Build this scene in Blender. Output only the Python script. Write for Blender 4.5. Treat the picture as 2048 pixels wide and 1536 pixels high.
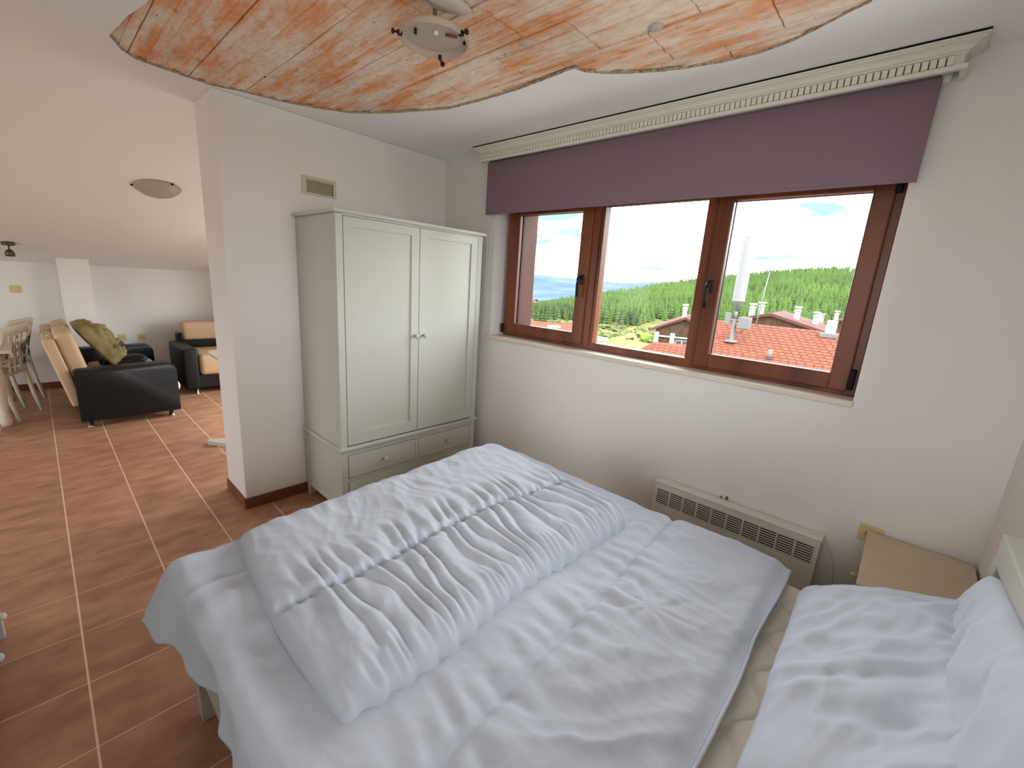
import bpy, bmesh, math, random
import numpy as np
from mathutils import Vector, Matrix

for _o in list(bpy.data.objects):
    bpy.data.objects.remove(_o, do_unlink=True)
SC = bpy.context.scene
COL = SC.collection
random.seed(7)
RNG = np.random.default_rng(7)

# ------------------------------------------------------------------ camera
CAM_R = ((0.73101206, 0.67926787, 0.06493475),      # rows: image right, image down, view axis (world coords)
         (0.20269357, -0.12529258, -0.97119364),
         (-0.65156479, 0.72311612, -0.22927362))
CAM_C = (4.731, 0.0516, 1.6252)
CAM_F = 861.63                                       # focal length in pixels of a 2048 px wide frame
cd = bpy.data.cameras.new('camera')
cd.sensor_width = 36.0
cd.sensor_fit = 'HORIZONTAL'
cd.lens = CAM_F / 2048 * 36.0
cd.clip_start = 0.02
cd.clip_end = 20000
cam = bpy.data.objects.new('camera', cd)
COL.objects.link(cam)
_r, _d, _f = (Vector(v) for v in CAM_R)
_m = Matrix((_r, -_d, -_f)).transposed().to_4x4()
_m.translation = Vector(CAM_C)
cam.matrix_world = _m
SC.camera = cam

# ------------------------------------------------------------------ world, sun, exposure
SC.view_settings.view_transform = 'Standard'
SC.view_settings.look = 'None'
SC.view_settings.gamma = 1
SC.view_settings.use_curve_mapping = False
SC.view_settings.exposure = 1.52
CLOUD, BLUE, SUN_E = 4.2, 0.50, 1.9

SKY_OFF = (11.7, 0.0)
w = bpy.data.worlds.new('sky')
SC.world = w
w.use_nodes = True
nt = w.node_tree
nt.nodes.clear()
def wn(t, **k):
    n = nt.nodes.new(t)
    for a, b in k.items():
        setattr(n, a, b)
    return n
_tc = wn('ShaderNodeTexCoord')
_sep = wn('ShaderNodeSeparateXYZ')
nt.links.new(_tc.outputs['Generated'], _sep.inputs[0])
_zc = wn('ShaderNodeMath', operation='MAXIMUM'); nt.links.new(_sep.outputs[2], _zc.inputs[0]); _zc.inputs[1].default_value = 0.0
_za = wn('ShaderNodeMath', operation='ADD'); nt.links.new(_zc.outputs[0], _za.inputs[0]); _za.inputs[1].default_value = 0.10
_dx = wn('ShaderNodeMath', operation='DIVIDE'); nt.links.new(_sep.outputs[0], _dx.inputs[0]); nt.links.new(_za.outputs[0], _dx.inputs[1])
_dy = wn('ShaderNodeMath', operation='DIVIDE'); nt.links.new(_sep.outputs[1], _dy.inputs[0]); nt.links.new(_za.outputs[0], _dy.inputs[1])
_cb = wn('ShaderNodeCombineXYZ'); nt.links.new(_dx.outputs[0], _cb.inputs[0]); nt.links.new(_dy.outputs[0], _cb.inputs[1])
_nz = wn('ShaderNodeTexNoise'); _nz.inputs['Scale'].default_value = 0.85; _nz.inputs['Detail'].default_value = 6; _nz.inputs['Roughness'].default_value = 0.55
_off = wn('ShaderNodeVectorMath', operation='ADD'); _off.inputs[1].default_value = (SKY_OFF[0], SKY_OFF[1], 0)
nt.links.new(_cb.outputs[0], _off.inputs[0]); nt.links.new(_off.outputs[0], _nz.inputs['Vector'])
_rp = wn('ShaderNodeValToRGB'); _rp.color_ramp.elements[0].position = 0.37; _rp.color_ramp.elements[1].position = 0.50
nt.links.new(_nz.outputs['Fac'], _rp.inputs[0])
_gr = wn('ShaderNodeValToRGB')
_gr.color_ramp.elements[0].position = 0.0; _gr.color_ramp.elements[0].color = (0.62, 0.86, 1.0, 1)
_gr.color_ramp.elements[1].position = 0.7; _gr.color_ramp.elements[1].color = (0.20, 0.45, 0.85, 1)
nt.links.new(_zc.outputs[0], _gr.inputs[0])
_bl = wn('ShaderNodeVectorMath', operation='SCALE'); nt.links.new(_gr.outputs[0], _bl.inputs[0]); _bl.inputs['Scale'].default_value = BLUE
_mx = wn('ShaderNodeMix', data_type='RGBA')
nt.links.new(_rp.outputs[0], _mx.inputs['Factor']); nt.links.new(_bl.outputs[0], _mx.inputs['A'])
_mx.inputs['B'].default_value = (CLOUD * 0.97, CLOUD * 0.985, CLOUD, 1)
_below = wn('ShaderNodeMath', operation='LESS_THAN'); nt.links.new(_sep.outputs[2], _below.inputs[0]); _below.inputs[1].default_value = -0.03
_mg = wn('ShaderNodeMix', data_type='RGBA')
nt.links.new(_below.outputs[0], _mg.inputs['Factor']); nt.links.new(_mx.outputs['Result'], _mg.inputs['A'])
_mg.inputs['B'].default_value = (1.4, 1.38, 1.28, 1)
_bg = wn('ShaderNodeBackground'); nt.links.new(_mg.outputs['Result'], _bg.inputs[0])
_wo = wn('ShaderNodeOutputWorld'); nt.links.new(_bg.outputs[0], _wo.inputs[0])

sd = bpy.data.lights.new('sun', 'SUN')
sd.energy = SUN_E
sd.angle = math.radians(1.0)
sd.color = (1.0, 0.95, 0.86)
sun = bpy.data.objects.new('sun', sd)
COL.objects.link(sun)
sun.rotation_euler = Vector((0.80, -0.22, 0.60)).to_track_quat('Z', 'Y').to_euler()
sun.location = (40, -20, 40)

def portal(name, loc, rot, sx, sy):
    l = bpy.data.lights.new(name, 'AREA')
    l.shape = 'RECTANGLE'; l.size = sx; l.size_y = sy
    l.cycles.is_portal = True
    o = bpy.data.objects.new(name, l)
    COL.objects.link(o)
    o.location = loc; o.rotation_euler = rot
portal('window_portal', (3.45, 2.80, 1.70), (math.radians(-90), 0, 0), 2.30, 0.98)
portal('balcony_portal', (-.175, 2.80, .90), (math.radians(-90), 0, 0), 2.6, 1.75)
portal('added_rear_window_portal', (4.625, -0.93, 1.65), (math.radians(90), 0, 0), 0.83, 1.28)  # portal of the added window behind the camera
portal('added_right_window_portal', (5.34, 0.95, 1.70), (0, math.radians(90), 0), 1.08, 1.58)  # portal of the added window over the headboard
portal('added_side_window_portal', (-0.2, -3.43, 1.075), (math.radians(90), 0, 0), 2.36, 1.40)  # portal of the added window in the left wall

# ------------------------------------------------------------------ helpers
def lin(c):
    return tuple((x / 12.92 if x <= 0.04045 else ((x + 0.055) / 1.055) ** 2.4) for x in c)
def rgb(r, g, b):
    return lin((r / 255, g / 255, b / 255)) + (1,)

def tag(o, label=None, cat=None, group=None, kind=None):
    if label: o['label'] = label
    if cat: o['category'] = cat
    if group: o['group'] = group
    if kind: o['kind'] = kind
    return o
def empty(name, loc, label, cat, group=None, rz=0):
    o = bpy.data.objects.new(name, None)
    COL.objects.link(o)
    o.location = loc; o.rotation_euler = (0, 0, rz)
    o.empty_display_size = 0.1
    return tag(o, label, cat, group)

class M:
    """collects shapes, builds ONE mesh object"""
    def __init__(s):
        s.v = []; s.f = []; s.sm = []
    def add(s, vs, fs, smooth=False):
        n = len(s.v)
        s.v += [tuple(v) for v in vs]
        s.f += [tuple(i + n for i in f) for f in fs]
        s.sm += [smooth] * len(fs)
        return s
    def bm(s, b, smooth=False, mat=None):
        b.verts.index_update()
        vs = [((mat @ v.co) if mat else v.co)[:] for v in b.verts]
        fs = [[v.index for v in f.verts] for f in b.faces]
        b.free()
        return s.add(vs, fs, smooth)
    def box(s, x0, x1, y0, y1, z0, z1, bev=0.0, seg=2, mat=None, smooth=False):
        b = bmesh.new()
        bmesh.ops.create_cube(b, size=1)
        for v in b.verts:
            v.co = ((x0 + x1) / 2 + v.co.x * (x1 - x0), (y0 + y1) / 2 + v.co.y * (y1 - y0), (z0 + z1) / 2 + v.co.z * (z1 - z0))
        if bev > 0:
            bmesh.ops.bevel(b, geom=list(b.edges), offset=bev, segments=seg, affect='EDGES', profile=0.5)
        return s.bm(b, smooth, mat)
    def lathe(s, prof, seg=20, mat=None, axis='Z', smooth=True):
        vs = []; fs = []
        for r, z in prof:
            for k in range(seg):
                a = 2 * math.pi * k / seg
                p = (r * math.cos(a), r * math.sin(a), z)
                vs.append(p)
        n = len(prof)
        for i in range(n - 1):
            for k in range(seg):
                a = i * seg + k; b_ = i * seg + (k + 1) % seg
                fs.append((a, b_, b_ + seg, a + seg))
        fs.append(tuple(range(seg))[::-1]); fs.append(tuple((n - 1) * seg + k for k in range(seg)))
        if axis == 'Y': vs = [(x, -z, y) for x, y, z in vs]
        if axis == 'X': vs = [(z, y, -x) for x, y, z in vs]
        if mat: vs = [(mat @ Vector(v))[:] for v in vs]
        return s.add(vs, fs, smooth)
    def tube(s, pts, r, seg=8, smooth=True):
        pts = [Vector(p) for p in pts]
        rs = r if isinstance(r, (list, tuple)) else [r] * len(pts)
        vs = []; fs = []
        up = Vector((0, 0, 1))
        for i, p in enumerate(pts):
            d = (pts[min(i + 1, len(pts) - 1)] - pts[max(i - 1, 0)]).normalized()
            a = d.cross(up)
            if a.length < 1e-3: a = d.cross(Vector((0, 1, 0)))
            a.normalize(); b_ = d.cross(a)
            for k in range(seg):
                t = 2 * math.pi * k / seg
                vs.append((p + rs[i] * (math.cos(t) * a + math.sin(t) * b_))[:])
        for i in range(len(pts) - 1):
            for k in range(seg):
                x = i * seg + k; y = i * seg + (k + 1) % seg
                fs.append((x, x + seg, y + seg, y))
        fs.append(tuple(range(seg))); fs.append(tuple((len(pts) - 1) * seg + k for k in range(seg))[::-1])
        return s.add(vs, fs, smooth)
    def prism(s, poly, axis, a0, a1, smooth=False):
        """poly: 2-D outline in the two other axes (x->(y,z), y->(x,z), z->(x,y))"""
        def P(p, a):
            return {'x': (a, p[0], p[1]), 'y': (p[0], a, p[1]), 'z': (p[0], p[1], a)}[axis]
        n = len(poly)
        vs = [P(p, a0) for p in poly] + [P(p, a1) for p in poly]
        fs = [tuple(range(n))[::-1], tuple(range(n, 2 * n))] + [(i, (i + 1) % n, n + (i + 1) % n, n + i) for i in range(n)]
        return s.add(vs, fs, smooth)
    def grid(s, P, nu, nv, smooth=True):
        """P: array (nu,nv,3)"""
        vs = P.reshape(-1, 3).tolist()
        fs = [(i * nv + j, (i + 1) * nv + j, (i + 1) * nv + j + 1, i * nv + j + 1) for i in range(nu - 1) for j in range(nv - 1)]
        return s.add(vs, fs, smooth)
    def mesh(s, name):
        me = bpy.data.meshes.new(name)
        me.from_pydata(s.v, [], s.f)
        me.polygons.foreach_set('use_smooth', s.sm)
        b = bmesh.new(); b.from_mesh(me)
        bmesh.ops.recalc_face_normals(b, faces=b.faces)
        b.to_mesh(me); b.free()
        me.update()
        return me
    def build(s, name, mat, parent=None, loc=None, kind=None):
        return link(name, s.mesh(name), mat, parent, loc, kind)

def link(name, me, mat, parent=None, loc=None, kind=None):
    if mat and not me.materials: me.materials.append(mat)
    o = bpy.data.objects.new(name, me)
    COL.objects.link(o)
    if loc is not None: o.location = loc
    if parent is not None:
        o.parent = parent
        if parent.type != 'EMPTY' and loc is None:
            pass
    if kind: o['kind'] = kind
    return o

def rebase(o, p):
    """move the origin of a mesh object built in world coordinates to p"""
    p = Vector(p)
    o.data.transform(Matrix.Translation(-p))
    o.location = p
    return o

# gradient noise, numpy
_perm = RNG.permutation(512)
_gx = np.cos(RNG.uniform(0, 2 * np.pi, 512)); _gy = np.sin(np.arccos(_gx)) * np.where(RNG.random(512) > .5, 1, -1)
def pnoise(x, y, seed=0):
    x = np.asarray(x, float) + seed * 17.31; y = np.asarray(y, float) + seed * 9.77
    xi = np.floor(x).astype(int); yi = np.floor(y).astype(int)
    xf = x - xi; yf = y - yi
    def g(ix, iy, dx, dy):
        h = _perm[(_perm[ix & 511] + iy) & 511]
        return _gx[h] * dx + _gy[h] * dy
    u = xf ** 3 * (xf * (xf * 6 - 15) + 10); v = yf ** 3 * (yf * (yf * 6 - 15) + 10)
    a = g(xi, yi, xf, yf); b = g(xi + 1, yi, xf - 1, yf); c = g(xi, yi + 1, xf, yf - 1); d = g(xi + 1, yi + 1, xf - 1, yf - 1)
    return (a + u * (b - a)) * (1 - v) + (c + u * (d - c)) * v
def fbm(x, y, oct=4, seed=0):
    t = 0; a = 1.0
    for k in range(oct):
        t = t + a * pnoise(x * 2 ** k, y * 2 ** k, seed + k * 3); a *= .5
    return t
def ridge(x, y, seed=0):
    return 1 - np.abs(pnoise(x, y, seed)) * 2.2
def sstep(a, b, x):
    t = np.clip((x - a) / (b - a), 0, 1); return t * t * (3 - 2 * t)

# ------------------------------------------------------------------ materials
MATS = {}
def mat(name, col, rough=0.6, spec=0.35, metal=0.0, noise=None, bump=None, objrand=0.0, coat=0.0, trans=None, sheen=0.0):
    """noise=(scale,(sx,sy,sz),colour2,lo,hi)  bump=(scale,(sx,sy,sz),strength,distance)"""
    m = bpy.data.materials.new(name); m.use_nodes = True
    n = m.node_tree; b = n.nodes['Principled BSDF']
    b.inputs['Base Color'].default_value = col
    b.inputs['Roughness'].default_value = rough
    b.inputs['Specular IOR Level'].default_value = spec
    b.inputs['Metallic'].default_value = metal
    if coat: b.inputs['Coat Weight'].default_value = coat
    if sheen: b.inputs['Sheen Weight'].default_value = sheen
    tc = n.nodes.new('ShaderNodeTexCoord') if (noise or bump) else None
    geo = n.nodes.new('ShaderNodeNewGeometry') if (noise or bump) else None
    def tex(scale, st, detail=5):
        mp = n.nodes.new('ShaderNodeMapping'); mp.inputs['Scale'].default_value = st
        n.links.new(geo.outputs['Position'], mp.inputs[0])
        t = n.nodes.new('ShaderNodeTexNoise'); t.inputs['Scale'].default_value = scale; t.inputs['Detail'].default_value = detail
        n.links.new(mp.outputs[0], t.inputs['Vector'])
        return t
    src = None
    if noise:
        t = tex(noise[0], noise[1])
        r = n.nodes.new('ShaderNodeValToRGB')
        r.color_ramp.elements[0].position = noise[3]; r.color_ramp.elements[1].position = noise[4]
        r.color_ramp.elements[0].color = col; r.color_ramp.elements[1].color = noise[2]
        n.links.new(t.outputs['Fac'], r.inputs[0]); src = r.outputs[0]
        n.links.new(src, b.inputs['Base Color'])
    if objrand:
        oi = n.nodes.new('ShaderNodeObjectInfo')
        mr = n.nodes.new('ShaderNodeMapRange'); mr.inputs['To Min'].default_value = 1 - objrand; mr.inputs['To Max'].default_value = 1 + objrand
        n.links.new(oi.outputs['Random'], mr.inputs['Value'])
        sc = n.nodes.new('ShaderNodeVectorMath'); sc.operation = 'SCALE'
        if src: n.links.new(src, sc.inputs[0])
        else: sc.inputs[0].default_value = col[:3]
        n.links.new(mr.outputs[0], sc.inputs['Scale'])
        n.links.new(sc.outputs[0], b.inputs['Base Color'])
    if bump:
        t = tex(bump[0], bump[1], 6)
        bp = n.nodes.new('ShaderNodeBump'); bp.inputs['Strength'].default_value = bump[2]; bp.inputs['Distance'].default_value = bump[3]
        n.links.new(t.outputs['Fac'], bp.inputs['Height']); n.links.new(bp.outputs[0], b.inputs['Normal'])
    if trans:
        tr = n.nodes.new('ShaderNodeBsdfTranslucent'); tr.inputs[0].default_value = trans[0]
        mxs = n.nodes.new('ShaderNodeMixShader'); mxs.inputs[0].default_value = trans[1]
        n.links.new(b.outputs[0], mxs.inputs[1]); n.links.new(tr.outputs[0], mxs.inputs[2])
        n.links.new(mxs.outputs[0], n.nodes['Material Output'].inputs[0])
    MATS[name] = m
    return m
U = (1, 1, 1)
m_wall = mat('wall_plaster', rgb(238, 233, 229), 0.9, 0.2, bump=(9, U, 0.12, 0.01))
m_ceil = mat('ceiling_plaster', rgb(249, 247, 245), 0.9, 0.2, bump=(5, U, 0.12, 0.012))
m_edge = mat('torn_plaster_edge', rgb(186, 172, 146), 0.95, 0.1, noise=(60, U, rgb(128, 110, 86), .45, .7))
m_tile = mat('terracotta_tile', rgb(154, 106, 80), 0.42, 0.4, noise=(7.0, (1.5, 0.8, 1), rgb(188, 140, 112), .32, .70), bump=(14, (1.2, .6, 1), 0.12, 0.004), objrand=0.07)
m_skirt = mat('terracotta_skirting', rgb(112, 62, 42), 0.45, 0.4, noise=(6, (1, 1, 3), rgb(140, 84, 58), .4, .7), objrand=0.06)
m_grout = mat('grout', rgb(236, 206, 180), 0.9, 0.1)
m_white = mat('white_lacquer', rgb(196, 195, 185), 0.38, 0.4)
m_whitepl = mat('white_plastic', rgb(230, 225, 216), 0.45, 0.4)
m_dark = mat('gap_shade', rgb(22, 20, 18), 0.8, 0.1)  # near-black standing in for the shade in gaps and holes
m_wood = mat('brown_window_frame', rgb(126, 66, 36), 0.35, 0.45, noise=(7, (1, 1, .12), rgb(94, 46, 26), .42, .62))
m_woodout = mat('brown_outer_jamb', rgb(66, 36, 26), 0.6, 0.3, noise=(5, (1, 1, .2), rgb(80, 46, 34), .4, .7))
m_blackm = mat('dark_handle_metal', rgb(40, 36, 36), 0.35, 0.5, metal=0.6)
m_rub = mat('glazing_seal', rgb(22, 22, 24), 0.6, 0.3)
m_alu = mat('spacer_aluminium', rgb(196, 194, 190), 0.35, 0.5, metal=0.7)
m_sill = mat('cream_sill', rgb(226, 214, 196), 0.4, 0.4)
m_corn = mat('cornice_white', rgb(228, 224, 210), 0.55, 0.3)
m_blind = mat('brown_blind_fabric', rgb(148, 124, 136), 0.85, 0.15, bump=(60, (1, 1, 6), .08, .002), trans=(rgb(112, 76, 78), 0.14))
m_duvet = mat('white_cotton', rgb(193, 200, 213), 0.85, 0.15, bump=(26, U, 0.25, 0.006), sheen=0.1)
m_pillow = mat('white_pillow_cotton', rgb(200, 208, 222), 0.85, 0.15, bump=(20, U, 0.2, 0.006), sheen=0.1)
m_matt = mat('cream_quilted_cotton', rgb(226, 216, 202), 0.9, 0.1, bump=(120, U, 0.15, 0.003))
m_cream = mat('cream_laminate', rgb(214, 196, 168), 0.45, 0.35, noise=(4, U, rgb(206, 186, 156), .4, .7))
m_socket = mat('ivory_plastic', rgb(214, 198, 152), 0.4, 0.4)
m_black = mat('black_leather', rgb(16, 16, 19), 0.45, 0.35, bump=(90, U, 0.12, 0.003))
m_beige = mat('beige_leather', rgb(206, 176, 142), 0.5, 0.35, bump=(60, U, 0.1, 0.003))
m_chrome = mat('chrome', rgb(200, 200, 202), 0.18, 0.5, metal=1.0)
m_olive = mat('olive_cloth', rgb(150, 132, 92), 0.8, 0.2, noise=(9, U, rgb(120, 104, 68), .4, .65))
m_lampglass = mat('frosted_glass', rgb(216, 205, 190), 0.25, 0.5, trans=(rgb(220, 205, 190), 0.35))
m_grey = mat('grey_plaster_dab', rgb(196, 186, 176), 0.9, 0.1)
m_table = mat('table_white_paint', rgb(214, 204, 184), 0.5, 0.35)

def glass_mat():
    m = bpy.data.materials.new('window_glass'); m.use_nodes = True
    n = m.node_tree; n.nodes.remove(n.nodes['Principled BSDF'])
    tr = n.nodes.new('ShaderNodeBsdfTransparent'); tr.inputs[0].default_value = (0.95, 0.965, 0.96, 1)
    gl = n.nodes.new('ShaderNodeBsdfGlossy'); gl.inputs['Roughness'].default_value = 0.02
    fr = n.nodes.new('ShaderNodeFresnel'); fr.inputs[0].default_value = 1.14
    mx = n.nodes.new('ShaderNodeMixShader')
    n.links.new(fr.outputs[0], mx.inputs[0]); n.links.new(tr.outputs[0], mx.inputs[1]); n.links.new(gl.outputs[0], mx.inputs[2])
    n.links.new(mx.outputs[0], n.nodes['Material Output'].inputs[0])
    return m
m_glass = glass_mat()

def clay_mat():
    m = bpy.data.materials.new('bare_clay_block'); m.use_nodes = True
    n = m.node_tree; b = n.nodes['Principled BSDF']; b.inputs['Roughness'].default_value = 0.95; b.inputs['Specular IOR Level'].default_value = 0.1
    geo = n.nodes.new('ShaderNodeNewGeometry'); oi = n.nodes.new('ShaderNodeObjectInfo')
    def nz(scale, st, det, rough=.6):
        mp = n.nodes.new('ShaderNodeMapping'); mp.inputs['Scale'].default_value = st
        n.links.new(geo.outputs['Position'], mp.inputs[0])
        t = n.nodes.new('ShaderNodeTexNoise'); t.inputs['Scale'].default_value = scale; t.inputs['Detail'].default_value = det; t.inputs['Roughness'].default_value = rough
        n.links.new(mp.outputs[0], t.inputs['Vector']); return t
    def ramp(fac, p0, c0, p1, c1):
        r = n.nodes.new('ShaderNodeValToRGB'); e = r.color_ramp.elements
        e[0].position = p0; e[0].color = c0; e[1].position = p1; e[1].color = c1
        n.links.new(fac, r.inputs[0]); return r
    a = nz(4.0, (.5, 2.2, 1), 10, .68)
    base = ramp(a.outputs['Fac'], .40, rgb(246, 182, 136), .55, rgb(253, 238, 224))
    p = nz(30, (.7, 1.6, 1), 5, .6)
    fine = ramp(p.outputs['Fac'], .35, rgb(206, 184, 164), .58, rgb(255, 250, 244))
    mixa = n.nodes.new('ShaderNodeMix'); mixa.data_type = 'RGBA'; mixa.blend_type = 'MULTIPLY'; mixa.inputs['Factor'].default_value = .35
    n.links.new(base.outputs[0], mixa.inputs['A']); n.links.new(fine.outputs[0], mixa.inputs['B'])
    big = nz(1.3, (1, 1, 1), 3)
    dirt = ramp(big.outputs['Fac'], .35, rgb(216, 198, 178), .60, rgb(255, 250, 244))
    mixb = n.nodes.new('ShaderNodeMix'); mixb.data_type = 'RGBA'; mixb.blend_type = 'MULTIPLY'; mixb.inputs['Factor'].default_value = .35
    n.links.new(mixa.outputs['Result'], mixb.inputs['A']); n.links.new(dirt.outputs[0], mixb.inputs['B'])
    pit = nz(38, (.45, 1.5, 1), 4, .7)
    pr = ramp(pit.outputs['Fac'], .285, rgb(70, 54, 44), .315, (1, 1, 1, 1))
    mixc = n.nodes.new('ShaderNodeMix'); mixc.data_type = 'RGBA'; mixc.blend_type = 'MULTIPLY'; mixc.inputs['Factor'].default_value = 1
    n.links.new(mixb.outputs['Result'], mixc.inputs['A']); n.links.new(pr.outputs[0], mixc.inputs['B'])
    n.links.new(mixc.outputs['Result'], b.inputs['Base Color'])
    bp = n.nodes.new('ShaderNodeBump'); bp.inputs['Strength'].default_value = .55; bp.inputs['Distance'].default_value = .010
    add = n.nodes.new('ShaderNodeMath'); add.operation = 'ADD'
    n.links.new(a.outputs['Fac'], add.inputs[0]); n.links.new(p.outputs['Fac'], add.inputs[1])
    n.links.new(add.outputs[0], bp.inputs['Height']); n.links.new(bp.outputs[0], b.inputs['Normal'])
    return m
m_clay = clay_mat()

# ------------------------------------------------------------------ room shell
XP0, XP1, YP = 1.262, 1.655, 0.845     # partition: back face, front face, free end
YW = 2.485                             # inner face of the window wall
XR, YB, XF = 5.12, -0.70, -2.82        # right wall, wall behind the bed side, far knee wall
ZC, ZK = 2.56, 1.487                   # flat ceiling, knee wall height
YL = -3.2
def slope_z(x):
    return ZC - (XP0 - x) * (ZC - ZK) / (XP0 - XF)

floor = tag(M().box(XF - .3, XR + .3, YL - .3, YW + .3, -0.12, -0.0009).build('floor', m_grout), kind='structure')
# floor tiles: 1/3 m squares; those the photo can show are single objects
T = 0.333
def cam_uv(p):
    v = Vector(p) - Vector(CAM_C)
    z = v.dot(_f)
    if z < .05: return None
    return 1024 + CAM_F * v.dot(_r) / z, 768 + CAM_F * v.dot(_d) / z
tile_me = M().box(-T / 2 + .0020, T / 2 - .0020, -T / 2 + .0034, T / 2 - .0034, -0.010, 0.0, bev=0.0006, seg=1).mesh('floor_tile')
tile_me.materials.append(m_tile)
rest = M(); ntile = 0
for i in range(-9, 16):
    for j in range(-10, 8):
        cx, cy = (i + .5) * T, (j + .5) * T
        x0, x1, y0, y1 = cx - T / 2, cx + T / 2, cy - T / 2, cy + T / 2
        if x1 < XF or x0 > XR or y1 < YL or y0 > YW: continue
        if x0 > 1.9 and y1 < YB: continue
        uv = [cam_uv((px, py, 0)) for px in (x0, x1) for py in (y0, y1)]
        uv = [q for q in uv if q]
        vis = any(-5 < q[0] < 720 and 740 < q[1] < 1545 for q in uv) and not (x0 > 3.4 and y0 > .3)
        ins = x0 >= XF and x1 <= XR and y1 <= YW and not (x0 < XP1 and x1 > XP0 and y1 > YP + .01)
        if vis and ins:
            link('floor_tile', tile_me, None, floor, (cx, cy, 0)); ntile += 1
        else:
            a0, a1, b0, b1 = max(x0, XF) + .0014, min(x1, XR) - .0014, max(y0, YL) + .0032, min(y1, YW) - .0032
            if a1 > a0 and b1 > b0: rest.box(a0, a1, b0, b1, -.010, 0)
rest.build('floor_tile_field', m_tile, floor, kind='stuff')

# window opening
WX0, WX1, WZ0, WZ1 = 2.265, 4.605, 1.205, 2.22
DX0, DX1, DZ1 = -1.50, 1.15, 1.80                       # balcony door opening in the living part
ww = M()
TW = .30
def wb(x0, x1, z0, z1):
    ww.box(x0, x1, YW, YW + TW, z0, z1)
wb(XP0, WX0, -.1, 2.9); wb(WX1, XR + .3, -.1, 2.9); wb(WX0, WX1, -.1, WZ0 - .03); wb(WX0, WX1, WZ1, 2.9)
wb(XF - .3, DX0, -.1, 2.9); wb(DX1, XP0, -.1, 2.9); wb(DX0, DX1, DZ1, 2.9); wb(DX0, DX1, -.1, 0.0)
tag(ww.build('wall_window', m_wall), kind='structure')
tag(M().box(XP0, XP1, YP, YW, 0, ZC, bev=.006, seg=2).build('wall_partition', m_wall), kind='structure')
QY0, QY1, QZ0, QZ1 = .15, 1.75, 1.15, 2.25
wk = M()
wk.box(XR, XR + .2, YB - .3, QY0, -.1, 2.9); wk.box(XR, XR + .2, QY1, YW, -.1, 2.9); wk.box(XR, XR + .2, QY0, QY1, -.1, QZ0); wk.box(XR, XR + .2, QY0, QY1, QZ1, 2.9)
tag(wk.build('wall_right', m_wall), kind='structure')
RX0, RX1, RZ0, RZ1 = 4.20, 5.05, 1.0, 2.30
wk = M()
wk.box(1.9, RX0, YB - .2, YB, -.1, 2.9); wk.box(RX1, XR + .2, YB - .2, YB, -.1, 2.9); wk.box(RX0, RX1, YB - .2, YB, -.1, RZ0); wk.box(RX0, RX1, YB - .2, YB, RZ1, 2.9)
tag(wk.build('wall_back', m_wall), kind='structure')
tag(M().box(1.9, 2.1, YL - .2, YB - .2, -.1, 2.9).build('wall_return', m_wall), kind='structure')
SX0, SX1, SZ0, SZ1 = -1.4, 1.0, .35, 1.8
wk = M()
wk.box(XF - .2, SX0, YL - .2, YL, -.1, 2.9); wk.box(SX1, 2.1, YL - .2, YL, -.1, 2.9); wk.box(SX0, SX1, YL - .2, YL, -.1, SZ0); wk.box(SX0, SX1, YL - .2, YL, SZ1, 2.9)
tag(wk.build('wall_left', m_wall), kind='structure')
tag(M().box(XF - .2, XF, YL, YW, -.1, ZK + .12).build('wall_far', m_wall), kind='structure')
PX1, PY0, PY1 = -2.55, 0.247, 0.516
tag(M().box(XF, PX1, PY0, PY1, 0, slope_z(PX1) + .03, bev=.006).build('wall_pillar', m_wall), kind='structure')

# ceiling: sloped part, flat part with the torn hole
sl = M()
sl.prism([(XF - .2, slope_z(XF - .2)), (XP0, ZC), (XP0, ZC + .2), (XF - .2, slope_z(XF - .2) + .2)], 'y', YL - .2, YW)
tag(sl.build('ceiling_slope', m_ceil), kind='structure')

HOLE = [(2.403, 0.473), (2.341, 0.466), (2.198, 0.439), (1.904, 0.409), (1.777, 0.461), (1.706, 0.521), (1.690, 0.64), (1.682, 0.753), (1.674, 0.841),
        (1.725, 0.96), (1.772, 1.152), (1.851, 1.314), (1.968, 1.488), (2.14, 1.60), (2.335, 1.688), (2.54, 1.777), (2.799, 1.803), (3.032, 1.812), (3.235, 1.801),
        (3.409, 1.788), (3.432, 1.848), (3.488, 1.901), (3.569, 1.956), (3.674, 2.011), (3.801, 2.059), (3.946, 2.091), (4.073, 2.098), (4.19, 2.074),
        (4.277, 2.034), (4.374, 1.983), (4.427, 1.962), (4.50, 1.85), (4.52, 1.6), (4.46, 1.2), (4.40, .8), (4.2, .5), (3.9, .36), (3.5, .34), (3.0, .40), (2.7, .45)]
hp = []
for i, p in enumerate(HOLE):                     # finer, slightly ragged outline
    q = HOLE[(i + 1) % len(HOLE)]
    L = math.hypot(q[0] - p[0], q[1] - p[1]); k = max(1, int(L / .02))
    for s_ in range(k):
        t = s_ / k
        x, y = p[0] + (q[0] - p[0]) * t, p[1] + (q[1] - p[1]) * t
        j = 0.0035 * float(fbm(x * 14, y * 14, 3, 5)) if s_ else 0
        hp.append((x + j, y - j))
TP = .006                                        # plaster thickness
b = bmesh.new()
outer = [b.verts.new((x, y, ZC)) for x, y in ((XP0, YL - .2), (XR + .2, YL - .2), (XR + .2, YW), (XP0, YW))]
hv = [b.verts.new((x, y, ZC)) for x, y in hp]
ed = [b.edges.new((outer[i], outer[(i + 1) % 4])) for i in range(4)] + [b.edges.new((hv[i], hv[(i + 1) % len(hv)])) for i in range(len(hv))]
bmesh.ops.triangle_fill(b, use_beauty=True, use_dissolve=False, edges=ed, normal=(0, 0, -1))
cp = M().bm(b)
ceiling = tag(cp.build('ceiling', m_ceil), kind='structure')
n = len(hp)
rim = M()
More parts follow.
